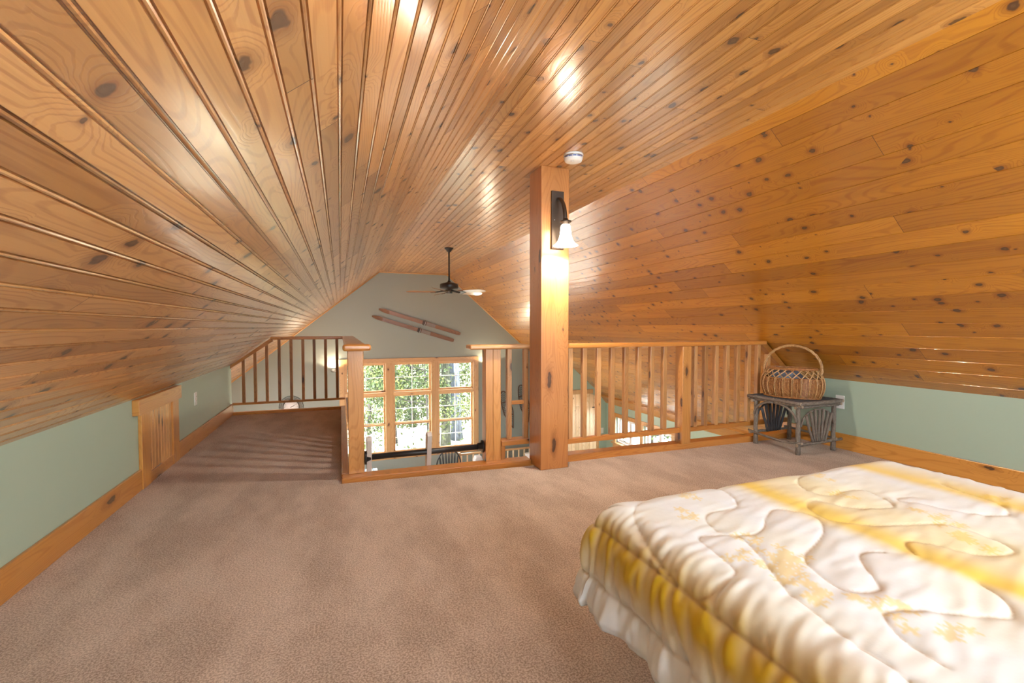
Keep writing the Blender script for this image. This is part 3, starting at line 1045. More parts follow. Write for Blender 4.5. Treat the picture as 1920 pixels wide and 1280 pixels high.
side_window(7, *SW[0])
side_window(8, *SW[1])
boxes('trim_14', [((XSR - 0.02, 6.20, -0.80), (XSR, 8.16, -0.725))], M['base'], None, 0.003, 1)['kind'] = 'structure'
boxes('trim_15', [((XSR - 0.02, y, -1.34), (XSR, y2, -0.80)) for y, y2 in ((6.24, 6.33), (7.12, 7.22), (8.04, 8.13))], M['winpine'], None, 0.003, 2)['kind'] = 'structure'
boxes('trim_16', [((XSR - 0.05, 6.20, -1.365), (XSR + 0.10, 8.16, -1.335)), ((XSR - 0.02, 6.24, -1.45), (XSR, 8.13, -1.365))], M['winpine'], None, 0.003, 1)['kind'] = 'structure'

# beadboard door in the nook wall
d = bpy.data.objects.new('door_2', None)
COL.objects.link(d)
d.location = (4.7, YNW, ZF)
struct(d)
bm = bmesh.new()
x = 4.24
while x < 5.07:
    add_box(bm, (x - 4.7 + 0.001, -0.025, 0.0), (min(x + 0.083, 5.085) - 4.7, 0.0, -0.345 - ZF), 0.003)
    x += 0.085
for v in bm.verts:      # clip the panel's top right corner under the slope
    if v.co.x + 4.7 > 4.98 and v.co.z > -0.5 - ZF:
        v.co.z = min(v.co.z, -0.345 - ZF - (v.co.x + 4.7 - 4.98) * 0.9)
uvbox(bm, 2)
finish('board_panel', bm, M['palepine'], d)
boxes('casing', [((4.24 - 4.7, -0.03, -0.345 - ZF), (5.0 - 4.7, 0.0, -0.252 - ZF)), ((5.088 - 4.7, -0.03, 0), (5.145 - 4.7, 0.0, -0.46 - ZF))], M['winpine'], d, 0.003, 2)
box('latch', (4.98 - 4.7, -0.04, -0.645 - ZF), (5.085 - 4.7, -0.02, -0.63 - ZF), M['black'], d, 0.002)
box('light_switch', (5.20, YNW - 0.008, -1.22), (5.27, YNW, -1.10), M['white'], None, 0.002)
tag(bpy.data.objects['light_switch'], 'white switch plate on the green wall strip beside the board-panelled door', 'switch')


# ------------------------------------------------------------------ uplight sconces on the far wall
def uplight(x, z, label):
    t = thing('wall_uplight', label, 'lamp', (x, YG, z), None)
    lathe('bowl', [(0.0, -0.055), (0.022, -0.052), (0.046, -0.036), (0.062, -0.010), (0.066, 0.004), (0.060, 0.004), (0.044, -0.020), (0.0, -0.035)], (0, -0.07, 0), M['steel'], t, 24)
    lathe('glass_rim', [(0.0, 0.010), (0.04, 0.009), (0.058, 0.004)], (0, -0.07, -0.008), M['uplight'], t, 24)
    tube('wire_hoop', [(0.064 * math.cos(a), -0.07, 0.004 + 0.05 * math.sin(a)) for a in [PI * i / 12 for i in range(13)]], 0.0025, M['steel'], t, 6)
    box('wall_mount', (-0.02, -0.012, -0.03), (0.02, 0.0, 0.01), M['steel'], t, 0.002)
    ld = bpy.data.lights.new('uplight_bulb', 'SPOT')
    ld.energy = 46
    ld.color = (1.0, 0.80, 0.56)
    ld.shadow_soft_size = 0.05
    ld.spot_size = math.radians(160)
    ld.spot_blend = 0.25
    lo = bpy.data.objects.new('uplight_bulb', ld)
    COL.objects.link(lo)
    lo.location = (x, YG - 0.09, z + 0.035)
    lo.rotation_euler = (PI, 0, 0)
    return t


uplight(-0.135, 0.19, 'lit half-bowl uplight on the far wall, left of the big windows above the clock')
uplight(3.16, 0.19, 'lit half-bowl uplight on the far wall, right of the big windows behind the newel post')

# ------------------------------------------------------------------ clock
t = thing('wall_clock', 'large round wall clock with white dial and wire rings, low on the far wall', 'clock', (-0.93, YG, -0.53))
lathe_m = Matrix.Rotation(PI / 2, 4, 'X')
def clock_part(name, prof, mat, seg=48):
    bm = bmesh.new()
    add_lathe(bm, prof, (0, 0, 0), seg)
    bm.transform(lathe_m)
    return finish(name, bm, mat, t)
clock_part('dial', [(0.0, 0.030), (0.137, 0.030), (0.137, 0.0), (0.0, 0.0)], plain('clock_dial', (0.78, 0.77, 0.76), 0.5))
clock_part('bezel', [(0.137, 0.0), (0.15, 0.0), (0.15, 0.036), (0.137, 0.036)], M['bronze'])
clock_part('patterned_band', [(0.150, 0.004), (0.195, 0.004), (0.195, 0.012), (0.150, 0.012)], plain('clock_band', (0.20, 0.20, 0.18), 0.6))
clock_part('outer_ring', [(0.214, 0.004), (0.222, 0.004), (0.222, 0.014), (0.214, 0.014)], M['black'])
for k in range(12):
    bm = bmesh.new()
    a = 2 * PI * k / 12
    add_tube(bm, [(0.19 * math.cos(a), -0.008, 0.19 * math.sin(a)), (0.217 * math.cos(a), -0.008, 0.217 * math.sin(a))], 0.003, 6)
    finish('spoke', bm, M['black'], t)
M['mark'] = plain('clock_marks', (0.25, 0.25, 0.25), 0.6)
for k in range(12):
    bm = bmesh.new()
    a = 2 * PI * k / 12
    add_tube(bm, [(0.105 * math.cos(a), -0.031, 0.105 * math.sin(a)), (0.125 * math.cos(a), -0.031, 0.125 * math.sin(a))], 0.0028, 5)
    finish('hour_mark', bm, M['mark'], t)
tube('minute_hand', [(-0.012, -0.034, -0.006), (0.085, -0.034, 0.05)], [0.004, 0.002], M['black'], t, 6)
tube('hour_hand', [(0.0, -0.034, 0.0), (0.055, -0.034, 0.030)], [0.006, 0.004], M['black'], t, 6)

# ------------------------------------------------------------------ skis
def ski(a, b, bind, label):
    a, b = Vector(a), Vector(b)
    L = (b - a).length
    t = thing('wooden_ski', label, 'ski', (a.x, YG, a.z), 'pair of old wooden skis')
    t.rotation_euler = (0, -math.atan2(b.z - a.z, b.x - a.x), 0)
    bm = bmesh.new()
    N = 40
    rows = []
    for i in range(N + 1):
        f = i / N
        x = f * L
        w = 0.040
        if f < 0.10:
            w = 0.012 + 0.033 * math.sin(PI / 2 * f / 0.10)
        if f > 0.97:
            w = 0.040 - 0.012 * (f - 0.97) / 0.03
        y = -0.03 - (0.07 * (1 - f / 0.13) ** 2 if f < 0.13 else 0)
        th = 0.010 if f > 0.13 else 0.007
        if 0.4 < f < 0.65:
            th = 0.016
        rows.append([bm.verts.new((x, y, w)), bm.verts.new((x, y, -w)), bm.verts.new((x, y - th, -w)), bm.verts.new((x, y - th, w))])
    for p, q in zip(rows, rows[1:]):
        for k in range(4):
            bm.faces.new((p[k], p[(k + 1) % 4], q[(k + 1) % 4], q[k]))
    bm.faces.new(rows[0])
    bm.faces.new(list(reversed(rows[-1])))
    bmesh.ops.recalc_face_normals(bm, faces=list(bm.faces))
    uvbox(bm, 0)
    finish('ski_blade', bm, M['skiwood'], t)
    xb = L * bind
    o = boxes('binding', [((xb - 0.05, -0.065, -0.046), (xb + 0.03, -0.044, 0.046)), ((xb - 0.02, -0.085, -0.055), (xb, -0.05, -0.035)), ((xb - 0.02, -0.085, 0.035), (xb, -0.05, 0.055))], M['leather'], t, 0.003)
    tube('toe_strap', [(xb, -0.05, -0.052), (xb, -0.10, -0.035), (xb, -0.115, 0), (xb, -0.10, 0.035), (xb, -0.05, 0.052)], 0.007, M['steel'], o, 6)
    box('foot_plate', (xb + 0.04, -0.052, -0.034), (xb + 0.24, -0.045, 0.034), M['dull'], t, 0.001)
    tube('wall_peg', [(0.35 * L, 0.0, 0), (0.35 * L, -0.032, 0)], 0.006, M['black'], t, 6)
    return t


ski((0.76, YG, 1.44), (2.52, YG, 0.905), 0.55, 'upper of the two old wooden skis hung slanting on the far gable wall')
ski((0.62, YG, 1.292), (2.37, YG, 0.758), 0.57, 'lower of the two old wooden skis hung slanting on the far gable wall')


# ------------------------------------------------------------------ snowshoes
def snowshoe(x, z, tilt, label):
    t = thing('snowshoe', label, 'snowshoe', (x, YG, z), 'pair of snowshoes')
    t.rotation_euler = (0, tilt, 0)
    fm = plain('snowshoe_frame', (0.10, 0.055, 0.035), 0.6) if 'snow_frame' not in M else M['snow_frame']
    M['snow_frame'] = fm
    out = []
    for i in range(36):
        a = 2 * PI * i / 36
        zz = math.sin(a)
        w = 0.115 * abs(math.cos(a)) ** 0.75
        if zz < -0.2:
            w *= max(0.05, 1 - ((-zz - 0.2) / 0.8) ** 1.1 * 0.85)
        out.append((w * (1 if math.cos(a) > 0 else -1), -0.03, 0.46 * zz))
    tube('frame', out, 0.011, fm, t, 8, closed=True)
    bm = bmesh.new()
    def width(zv):
        s = max(-1, min(1, zv / 0.46))
        w = 0.115 * max(0.0, (1 - s * s)) ** 0.375
        if s < -0.2:
            w *= max(0.05, 1 - ((-s - 0.2) / 0.8) ** 1.1 * 0.85)
        return w
    for k in range(19):
        z0 = -0.32 + k * 0.04
        w0, w1 = width(z0), width(z0 + 0.06)
        add_tube(bm, [(-w0, -0.03, z0), (w1, -0.03, z0 + 0.06)], 0.0032, 4)
        add_tube(bm, [(w0, -0.028, z0), (-w1, -0.028, z0 + 0.06)], 0.0032, 4)
    finish('lacing', bm, M['leather'], t)
    for zz in (-0.14, 0.20):
        box('crossbar', (-width(zz), -0.038, zz - 0.010), (width(zz), -0.022, zz + 0.010), fm, t, 0.002)
    box('toe_pad', (-0.05, -0.045, 0.02), (0.05, -0.032, 0.10), M['greylt'] if x < 3.8 else M['leather'], t, 0.004)
    tube('wall_hook', [(0, 0.0, 0.44), (0, -0.035, 0.44)], 0.005, M['black'], t, 6)
    return t


snowshoe(3.66, -0.88, math.radians(-17), 'left one of two snowshoes on the far wall, hanging lower between the railing balusters')
snowshoe(4.08, -0.76, math.radians(-13), 'right one of two snowshoes on the far wall, hanging higher next to the big post')

# ------------------------------------------------------------------ ground-floor bits visible through the opening
# spindle-back chair
t = thing('dining_chair', 'black hoop-back wooden chair on the lower floor under the far windows', 'chair', (2.03, 8.95, ZF))
hoop = [(-0.19, 0.0, 0.45)]
for i in range(21):
    a = PI * (1 - i / 20)
    hoop.append((0.245 * math.cos(a), 0.05, 0.72 + 0.31 * math.sin(a)))
hoop.append((0.19, 0.0, 0.45))
tube('hoop_back', hoop, 0.014, M['black'], t, 10)
for k in range(7):
    f = (k - 3) / 3
    xt = 0.19 * f
    zt = 0.72 + 0.31 * math.sqrt(max(0, 1 - (xt / 0.245) ** 2)) - 0.004
    tube('spindle', [(0.14 * f, 0.0, 0.45), (0.165 * f, 0.03, 0.68), (0.18 * f, 0.045, 0.85), (xt, 0.05, zt)], [0.007, 0.016, 0.018, 0.007], M['black'], t, 8)
lathe('seat', [(0.0, 0.41), (0.19, 0.41), (0.235, 0.43), (0.235, 0.452), (0.12, 0.446), (0.0, 0.444)], (0, -0.14, 0), M['black'], t, 28, 1.0, 0.95)
for sx in (-1, 1):
    for sy in (-1, 1):
        tube('leg', [(0.14 * sx, -0.14 + 0.12 * sy, 0.42), (0.21 * sx, -0.14 + 0.19 * sy, 0.0)], [0.018, 0.013], M['black'], t, 8)
tube('stretcher', [(-0.175, -0.14, 0.2), (0.175, -0.14, 0.2)], 0.010, M['black'], t, 8)
for sx in (-1, 1):
    tube('stretcher', [(0.175 * sx, -0.295, 0.2), (0.175 * sx, 0.015, 0.2)], 0.010, M['black'], t, 8)

# stair guard of pale balusters at the far wall
t = thing('stair_guard', 'pale pine balustrade on the lower floor in front of the green far wall', 'railing', (3.0, 9.35, ZF))
M['vpale'] = pine('pale_baluster', (0.80, 0.62, 0.38), (0.66, 0.45, 0.22), knots=0.0)
rbox(t, 'handrail', (2.32, 9.32, -1.66), (4.18, 9.38, -1.625), M['winpine'], 0.005, 0)
rbox(t, 'bottom_rail', (2.32, 9.33, -2.30), (4.18, 9.37, -2.26), M['winpine'], 0.003, 0)
x = 2.38
while x < 4.1:
    rbox(t, 'baluster', (x - 0.014, 9.336, -2.262), (x + 0.014, 9.364, -1.658), M['vpale'], 0.002, 2)
    x += 0.131
for x in (2.33, 4.15):
    rbox(t, 'newel_post', (x - 0.03, 9.32, ZF), (x + 0.03, 9.38, -1.60), M['winpine'], 0.003, 2)

# console table carrying small items
t = thing('console_table', 'narrow pine console table on the lower floor in front of the pale balustrade', 'table', (3.2, 9.12, ZF))
rbox(t, 'table_top', (2.42, 8.97, -1.925), (4.05, 9.27, -1.895), M['pine'], 0.004, 0)
rbox(t, 'apron', (2.48, 9.0, -2.0), (3.99, 9.24, -1.925), M['pine'], 0.003, 0)
for x in (2.46, 3.97):
    for y in (9.0, 9.20):
        rbox(t, 'leg', (x, y, ZF), (x + 0.045, y + 0.045, -1.925), M['pine'], 0.003, 2)
t = thing('birdhouse', 'small dark red box with a grey pitched lid behind the split newel post', 'birdhouse', (2.67, 9.1, -1.895))
rbox(t, 'body', (2.60, 9.04, -1.895), (2.74, 9.16, -1.74), M['red'], 0.003)
prism('roof', [rel(t, (2.575, 9.02, -1.74)), rel(t, (2.765, 9.02, -1.74)), rel(t, (2.73, 9.02, -1.64)), rel(t, (2.62, 9.02, -1.64))], (0, 0.16, 0), M['greylt'], t)
t = thing('small_cup', 'small white cup left of the red box on the lower floor', 'cup', (2.50, 9.08, -1.895))
lathe('body', [(0.0, 0.0), (0.035, 0.0), (0.045, 0.03), (0.048, 0.085), (0.044, 0.085), (0.040, 0.03), (0.0, 0.012)], (0, 0, 0), M['white'], t)
tube('handle', [(-0.043, 0, 0.07), (-0.07, 0, 0.065), (-0.072, 0, 0.035), (-0.044, 0, 0.025)], 0.005, M['white'], t, 6)
t = thing('ceramic_planter', 'white ribbed pot on the lower floor showing beside the foot of the big post', 'pot', (3.80, 9.08, -1.895))
lathe('body', [(0.0, 0.0), (0.035, 0.0), (0.05, 0.10), (0.062, 0.18), (0.075, 0.205), (0.066, 0.205), (0.05, 0.17), (0.0, 0.15)], (0, 0, 0), M['white'], t)
t = thing('folded_blanket', 'pale blue and white striped cloth on the lower floor behind the left newel post', 'blanket', (0.44, 9.0, ZF))
for k in range(9):
    box('fold', (-0.20 + 0.045 * k, -0.12, 0.0), (-0.158 + 0.045 * k, 0.12, 0.78), M['bluestripe'] if k % 2 else M['white'], t, 0.01)

# ------------------------------------------------------------------ twig table
TX0, TX1, TY0, TY1, TZ = 3.54, 3.965, 2.665, 3.075, 0.44
t = thing('twig_table', 'rustic grey twig side table with fan-shaped stick sides under the wicker basket', 'table', ((TX0 + TX1) / 2, (TY0 + TY1) / 2, 0))


def stick(name, a, b, r0, r1=None, parent=None, mat='twig', bow=0.0, bdir=(0, 0, 1), n=8, ends=True, wob=0.0025):
    a, b = Vector(rel(parent_thing(parent), a)), Vector(rel(parent_thing(parent), b))
    r1 = r1 or r0
    pts, rs = [], []
    for i in range(n + 1):
        f = i / n
        p = a.lerp(b, f) + Vector(bdir) * bow * math.sin(PI * f)
        if 0 < i < n:
            p += Vector((random.uniform(-1, 1), random.uniform(-1, 1), random.uniform(-1, 1))) * wob
        pts.append(p)
        rs.append((r0 + (r1 - r0) * f) * random.uniform(0.92, 1.08))
    bm = bmesh.new()
    add_tube(bm, pts, rs, 9)
    o = finish(name, bm, M[mat], parent)
    if ends:
        o.data.materials.append(M['twig_end'])
        for f in o.data.polygons:
            if len(f.vertices) == 9:
                f.material_index = 1
    return o


def parent_thing(p):
    while p.parent is not None:
        p = p.parent
    return p


# legs
for (x, y) in ((TX0, TY0), (TX0, TY1), (TX1, TY0), (TX1, TY1)):
    stick('leg', (x, y, 0.0), (x + random.uniform(-.006, .006), y, TZ - 0.035), 0.0195, 0.016, t)
# aprons (under the top)
for y in (TY0 - 0.005, TY1 + 0.005):
    stick('apron', (TX0 - 0.045, y, TZ - 0.045), (TX1 + 0.05, y, TZ - 0.045), 0.013, 0.011, t)
for x in (TX0 - 0.02, TX1 + 0.02):
    stick('apron', (x, TY0 - 0.05, TZ - 0.03), (x, TY1 + 0.05, TZ - 0.03), 0.013, 0.012, t)
# lower stretchers
stick('stretcher', (TX0 - 0.02, TY0 - 0.05, 0.105), (TX0 - 0.02, TY1 + 0.06, 0.115), 0.0115, 0.010, t, bow=-0.02)
stick('stretcher', (TX1 + 0.0, TY0 - 0.03, 0.105), (TX1 + 0.0, TY1 + 0.05, 0.115), 0.011, 0.010, t)
stick('stretcher', (TX0 - 0.035, TY0 - 0.016, 0.085), (TX1 + 0.08, TY0 - 0.016, 0.095), 0.014, 0.012, t)
stick('stretcher', (TX0 - 0.06, TY1 + 0.014, 0.105), (TX1 + 0.05, TY1 + 0.014, 0.105), 0.012, 0.010, t)
# top: bark-dark cross sticks
bm_list = []
ny = 15
for i in range(ny):
    y = TY0 - 0.035 + (TY1 - TY0 + 0.08) * i / (ny - 1)
    stick('top_stick', (TX0 - 0.035 + random.uniform(-.006, .006), y, TZ - 0.012), (TX1 + 0.035 + random.uniform(-.012, .012), y, TZ - 0.012), 0.0185, 0.0165, t, mat='twig' if i == 0 else 'twig_d', wob=0.0015)
for x in (TX0 - 0.04, TX1 + 0.042):
    stick('edge_stick', (x, TY0 - 0.05, TZ - 0.008), (x, TY1 + 0.055, TZ - 0.008), 0.014, 0.012, t)
# arches and fans on the two x-facing ends (front y side and back y side)
def fan_panel(y, mat):
    cx = (TX0 + TX1) / 2
    pts = []
    for i in range(15):
        a = PI * i / 14
        pts.append(rel(t, (cx - 0.195 * math.cos(a), y, 0.235 + 0.135 * math.sin(a))))
    bm = bmesh.new()
    add_tube(bm, pts, 0.008, 8)
    arch = finish('arch', bm, M[mat], t)
    for k in range(7):
        f = (k - 3) / 3
        xt = cx + f * 0.155
        zt = 0.255 + 0.11 * math.sqrt(max(0.0, 1 - (f * 0.80) ** 2)) + random.uniform(-.004, .012)
        stick('fan_stick', (cx + f * 0.072, y - 0.012, 0.10), (xt, y - 0.012, zt), 0.0105, 0.012, t, mat=mat, n=5)


fan_panel(TY0 - 0.012, 'twig')
fan_panel(TY1 + 0.004, 'twig_d')
# curved braces on the long left side
for (ya, yb) in ((TY0, TY0 + 0.20), (TY1, TY1 - 0.20)):
    pts = []
    for i in range(9):
        f = i / 8
        a = PI / 2 * f
        pts.append(rel(t, (TX0 - 0.024, ya + (yb - ya) * (1 - math.cos(a)), 0.27 + 0.135 * math.sin(a))))
    bm = bmesh.new()
    add_tube(bm, pts, 0.0095, 8)
    finish('brace', bm, M['twig'], t)

# ------------------------------------------------------------------ wicker basket
BC = Vector((3.715, 2.865, TZ + 0.008))
t = thing('wicker_basket', 'oval honey wicker basket with a tall hoop handle on the twig table', 'basket', tuple(BC))
t.rotation_euler = (0, 0, math.radians(-66))
A_, B_ = 0.225, 0.135
HB = 0.255


def bk(a, z, off=0.0):
    f = z / HB
    k = 0.86 + 0.20 * math.sin(PI * min(1, f * 0.95 + 0.08)) - 0.05 * max(0, f - 0.7)
    return Vector(((A_ * k + off) * math.cos(a), (B_ * k + off) * math.sin(a), z))


NS = 44
bm = bmesh.new()
for k in range(20):
    z = 0.010 + k * 0.0078
    pts = []
    for i in range(NS * 2):
        a = 2 * PI * i / (NS * 2)
        pts.append(bk(a, z, 0.0042 * math.cos(PI * i + PI * k) if True else 0))
    add_tube(bm, pts, 0.0040, 5, closed=True)
finish('woven_body', bm, M['wick'], t)
bm = bmesh.new()
for i in range(NS):
    a = 2 * PI * (i + 0.25) / NS
    add_tube(bm, [bk(a, z, 0.001) for z in (0.0, 0.04, 0.08, 0.12, 0.160, 0.168)], 0.0032, 5)
finish('stakes', bm, M['wick2'], t)
bm = bmesh.new()
for i in range(22):     # crossing ribs, doubled outer stakes leaning into pointed arches
    a = 2 * PI * i / 22
    da = 2 * PI / 22
    add_tube(bm, [bk(a, z, 0.009) for z in (0.012, 0.05, 0.09, 0.13, 0.165)] + [bk(a + da * 0.45, 0.195, 0.008), bk(a + da * 1.0, 0.225, 0.006), bk(a + da * 1.3, 0.245, 0.002)], 0.0046, 6)
    add_tube(bm, [bk(a + 0.05, z, 0.010) for z in (0.13, 0.165)] + [bk(a - da * 0.40, 0.195, 0.004), bk(a - da * 0.9, 0.225, 0.002), bk(a - da * 1.2, 0.245, 0.0)], 0.0042, 6)
finish('lattice_ribs', bm, M['wick2'], t)
bm = bmesh.new()
for k, (z, o) in enumerate(((0.168, 0.004), (0.246, 0.004), (0.254, -0.002), (0.006, 0.004), (0.0045, 0.010))):
    pts = [bk(2 * PI * i / 64, z, o + 0.002 * math.sin(i * 1.7 + k)) for i in range(64)]
    add_tube(bm, pts, 0.0058, 6, closed=True)
finish('rim', bm, M['wick'], t)
bm = bmesh.new()
add_lathe(bm, [(0.0, 0.0), (0.19, 0.0), (0.19, 0.006), (0.0, 0.006)], (0, 0, 0.002), 32, 1.0, 0.6)
finish('base', bm, M['wick'], t)
bm = bmesh.new()
for ph in range(3):
    pts = []
    for i in range(61):
        f = i / 60
        a = PI * (-0.10 + 1.20 * f)
        c = Vector((0.222 * math.cos(a) , 0, 0.245 + 0.205 * math.sin(a)))
        rad = Vector((math.cos(a), 0, math.sin(a)))
        w = f * 34 + ph * 2 * PI / 3
        c += rad * 0.0062 * math.cos(w) + Vector((0, 1, 0)) * 0.0062 * math.sin(w)
        pts.append(c)
    add_tube(bm, pts, 0.0058, 6)
finish('handle', bm, M['wick2'], t)
t = thing('folded_cloth', 'blue-grey cloth lying inside the wicker basket, glimpsed through the lattice', 'cloth', tuple(BC + Vector((0, 0, 0.012))))
t.rotation_euler = (0, 0, math.radians(-66))
bm = bmesh.new()
prof = [(0.0, 0.0), (0.82, 0.0), (0.93, 0.06), (0.93, 0.150), (0.90, 0.200), (0.80, 0.214), (0.4, 0.21), (0.0, 0.20)]
add_lathe(bm, prof, (0, 0, 0), 40, 0.185, 0.105)
for v in bm.verts:
    v.co.z += 0.008 * noise.noise(v.co * 22) if v.co.z > 0.1 else 0
    if v.co.x > 0.05:
        v.co.z = min(v.co.z, 0.15)
finish('bundle', bm, M['cloth'], t)

# ------------------------------------------------------------------ bed
exec_bed = True
bed = thing('bed', 'low bed base with taupe sides and mattress on the carpet under the yellow comforter', 'bed', (1.45, 0.2, 0))
bm = bmesh.new()
add_box(bm, (-0.60, -1.0, 0.02), (0.62, 0.93, 0.24), 0.06, 5)
uvbox(bm)
finish('box_spring', bm, M['skirt'], bed, True)
bm = bmesh.new()
add_box(bm, (-0.61, -1.0, 0.24), (0.62, 0.94, 0.42), 0.07, 5)
uvbox(bm)
finish('mattress', bm, M['mattress'], bed, True)
for x in (-0.5, 0.5):
    for y in (-0.9, 0.8):
        box('foot', (x - 0.03, y - 0.03, 0.0), (x + 0.03, y + 0.03, 0.03), M['black'], bed, 0.003)


def c7(x, y):
    """photo seam points -> cloth plane"""
    px, py = 1060 + x * .4479, 860 + y * .4479
    yaw, th = math.atan(322 / 853), math.atan(27 / 853)
    F = Vector((math.sin(yaw) * math.cos(th), math.cos(yaw) * math.cos(th), -math.sin(th)))
    R = Vector((math.cos(yaw), -math.sin(yaw), 0))
    U = R.cross(F)
    d = F + R * ((px - 960) / 853) + U * ((640 - py) / 853)
    s = (0.52 - 1.06) / d.z
    return (d.x * s, d.y * s)


SEAMS = [
    [(345, 155), (300, 190), (290, 235), (320, 290), (360, 345), (410, 400), (470, 455), (530, 495), (600, 508), (670, 495), (715, 468), (700, 440), (650, 400), (590, 355), (562, 330), (572, 316), (640, 312), (720, 312), (790, 308), (830, 282), (840, 245), (865, 212), (900, 207), (960, 212), (1040, 232), (1075, 262), (1080, 300), (1050, 345), (1010, 385), (1010, 425), (1050, 465), (1110, 510), (1180, 545), (1250, 553), (1310, 548), (1320, 530), (1290, 490), (1250, 440), (1235, 400), (1260, 385), (1340, 385)],
    [(630, 105), (690, 145), (718, 175), (712, 198), (650, 210), (605, 220), (588, 240), (610, 270), (640, 295)],
    [(720, 315), (760, 340), (800, 380), (850, 440), (900, 505), (950, 560), (1040, 625), (1120, 690), (1220, 765), (1350, 850), (1450, 920)],
    [(1100, 38), (1020, 48), (985, 68), (975, 95), (1020, 130), (1110, 148), (1170, 128), (1250, 125), (1340, 165), (1372, 190), (1360, 202), (1250, 202), (1150, 190), (1060, 168), (1020, 173), (1015, 190), (1040, 215), (1100, 245), (1200, 262), (1330, 272), (1480, 270), (1580, 270), (1700, 300), (1820, 340), (1880, 378), (1850, 393), (1750, 393), (1650, 378), (1550, 352), (1460, 338), (1430, 342), (1430, 362), (1470, 400)],
    [(1460, 152), (1400, 156), (1400, 170), (1500, 185), (1650, 215), (1800, 230), (1850, 228), (1845, 200), (1760, 165), (1650, 130), (1560, 92)],
    [(1720, 500), (1800, 550), (1850, 590), (1875, 630), (1850, 652), (1700, 645), (1560, 632), (1400, 628), (1342, 640), (1345, 670), (1400, 730), (1500, 800), (1600, 862)],
]


def catmull(pts, n=10):
    P_ = [np.array(p, float) for p in pts]
    P_ = [2 * P_[0] - P_[1]] + P_ + [2 * P_[-1] - P_[-2]]
    out = []
    for i in range(1, len(P_) - 2):
        for k in range(n):
            t_ = k / n
            a, b, c, d_ = P_[i - 1], P_[i], P_[i + 1], P_[i + 2]
            out.append(0.5 * ((2 * b) + (-a + c) * t_ + (2 * a - 5 * b + 4 * c - d_) * t_ ** 2 + (-a + 3 * b - 3 * c + d_) * t_ ** 3))
    out.append(P_[-2])
    return out


def densify(pts, step=0.006):
    out = []
    for a, b in zip(pts, pts[1:]):
        m = max(1, int(np.linalg.norm(b - a) / step))
        for k in range(m):
            out.append(a + (b - a) * k / m)
    return out


IX0, IX1, IY0, IY1 = 0.815, 2.04, -0.95, 1.135       # inner (flat) rectangle
CR = 0.115                                             # edge rounding
DM = 0.34                                              # cloth beyond the flat rectangle
TOPZ = 0.515


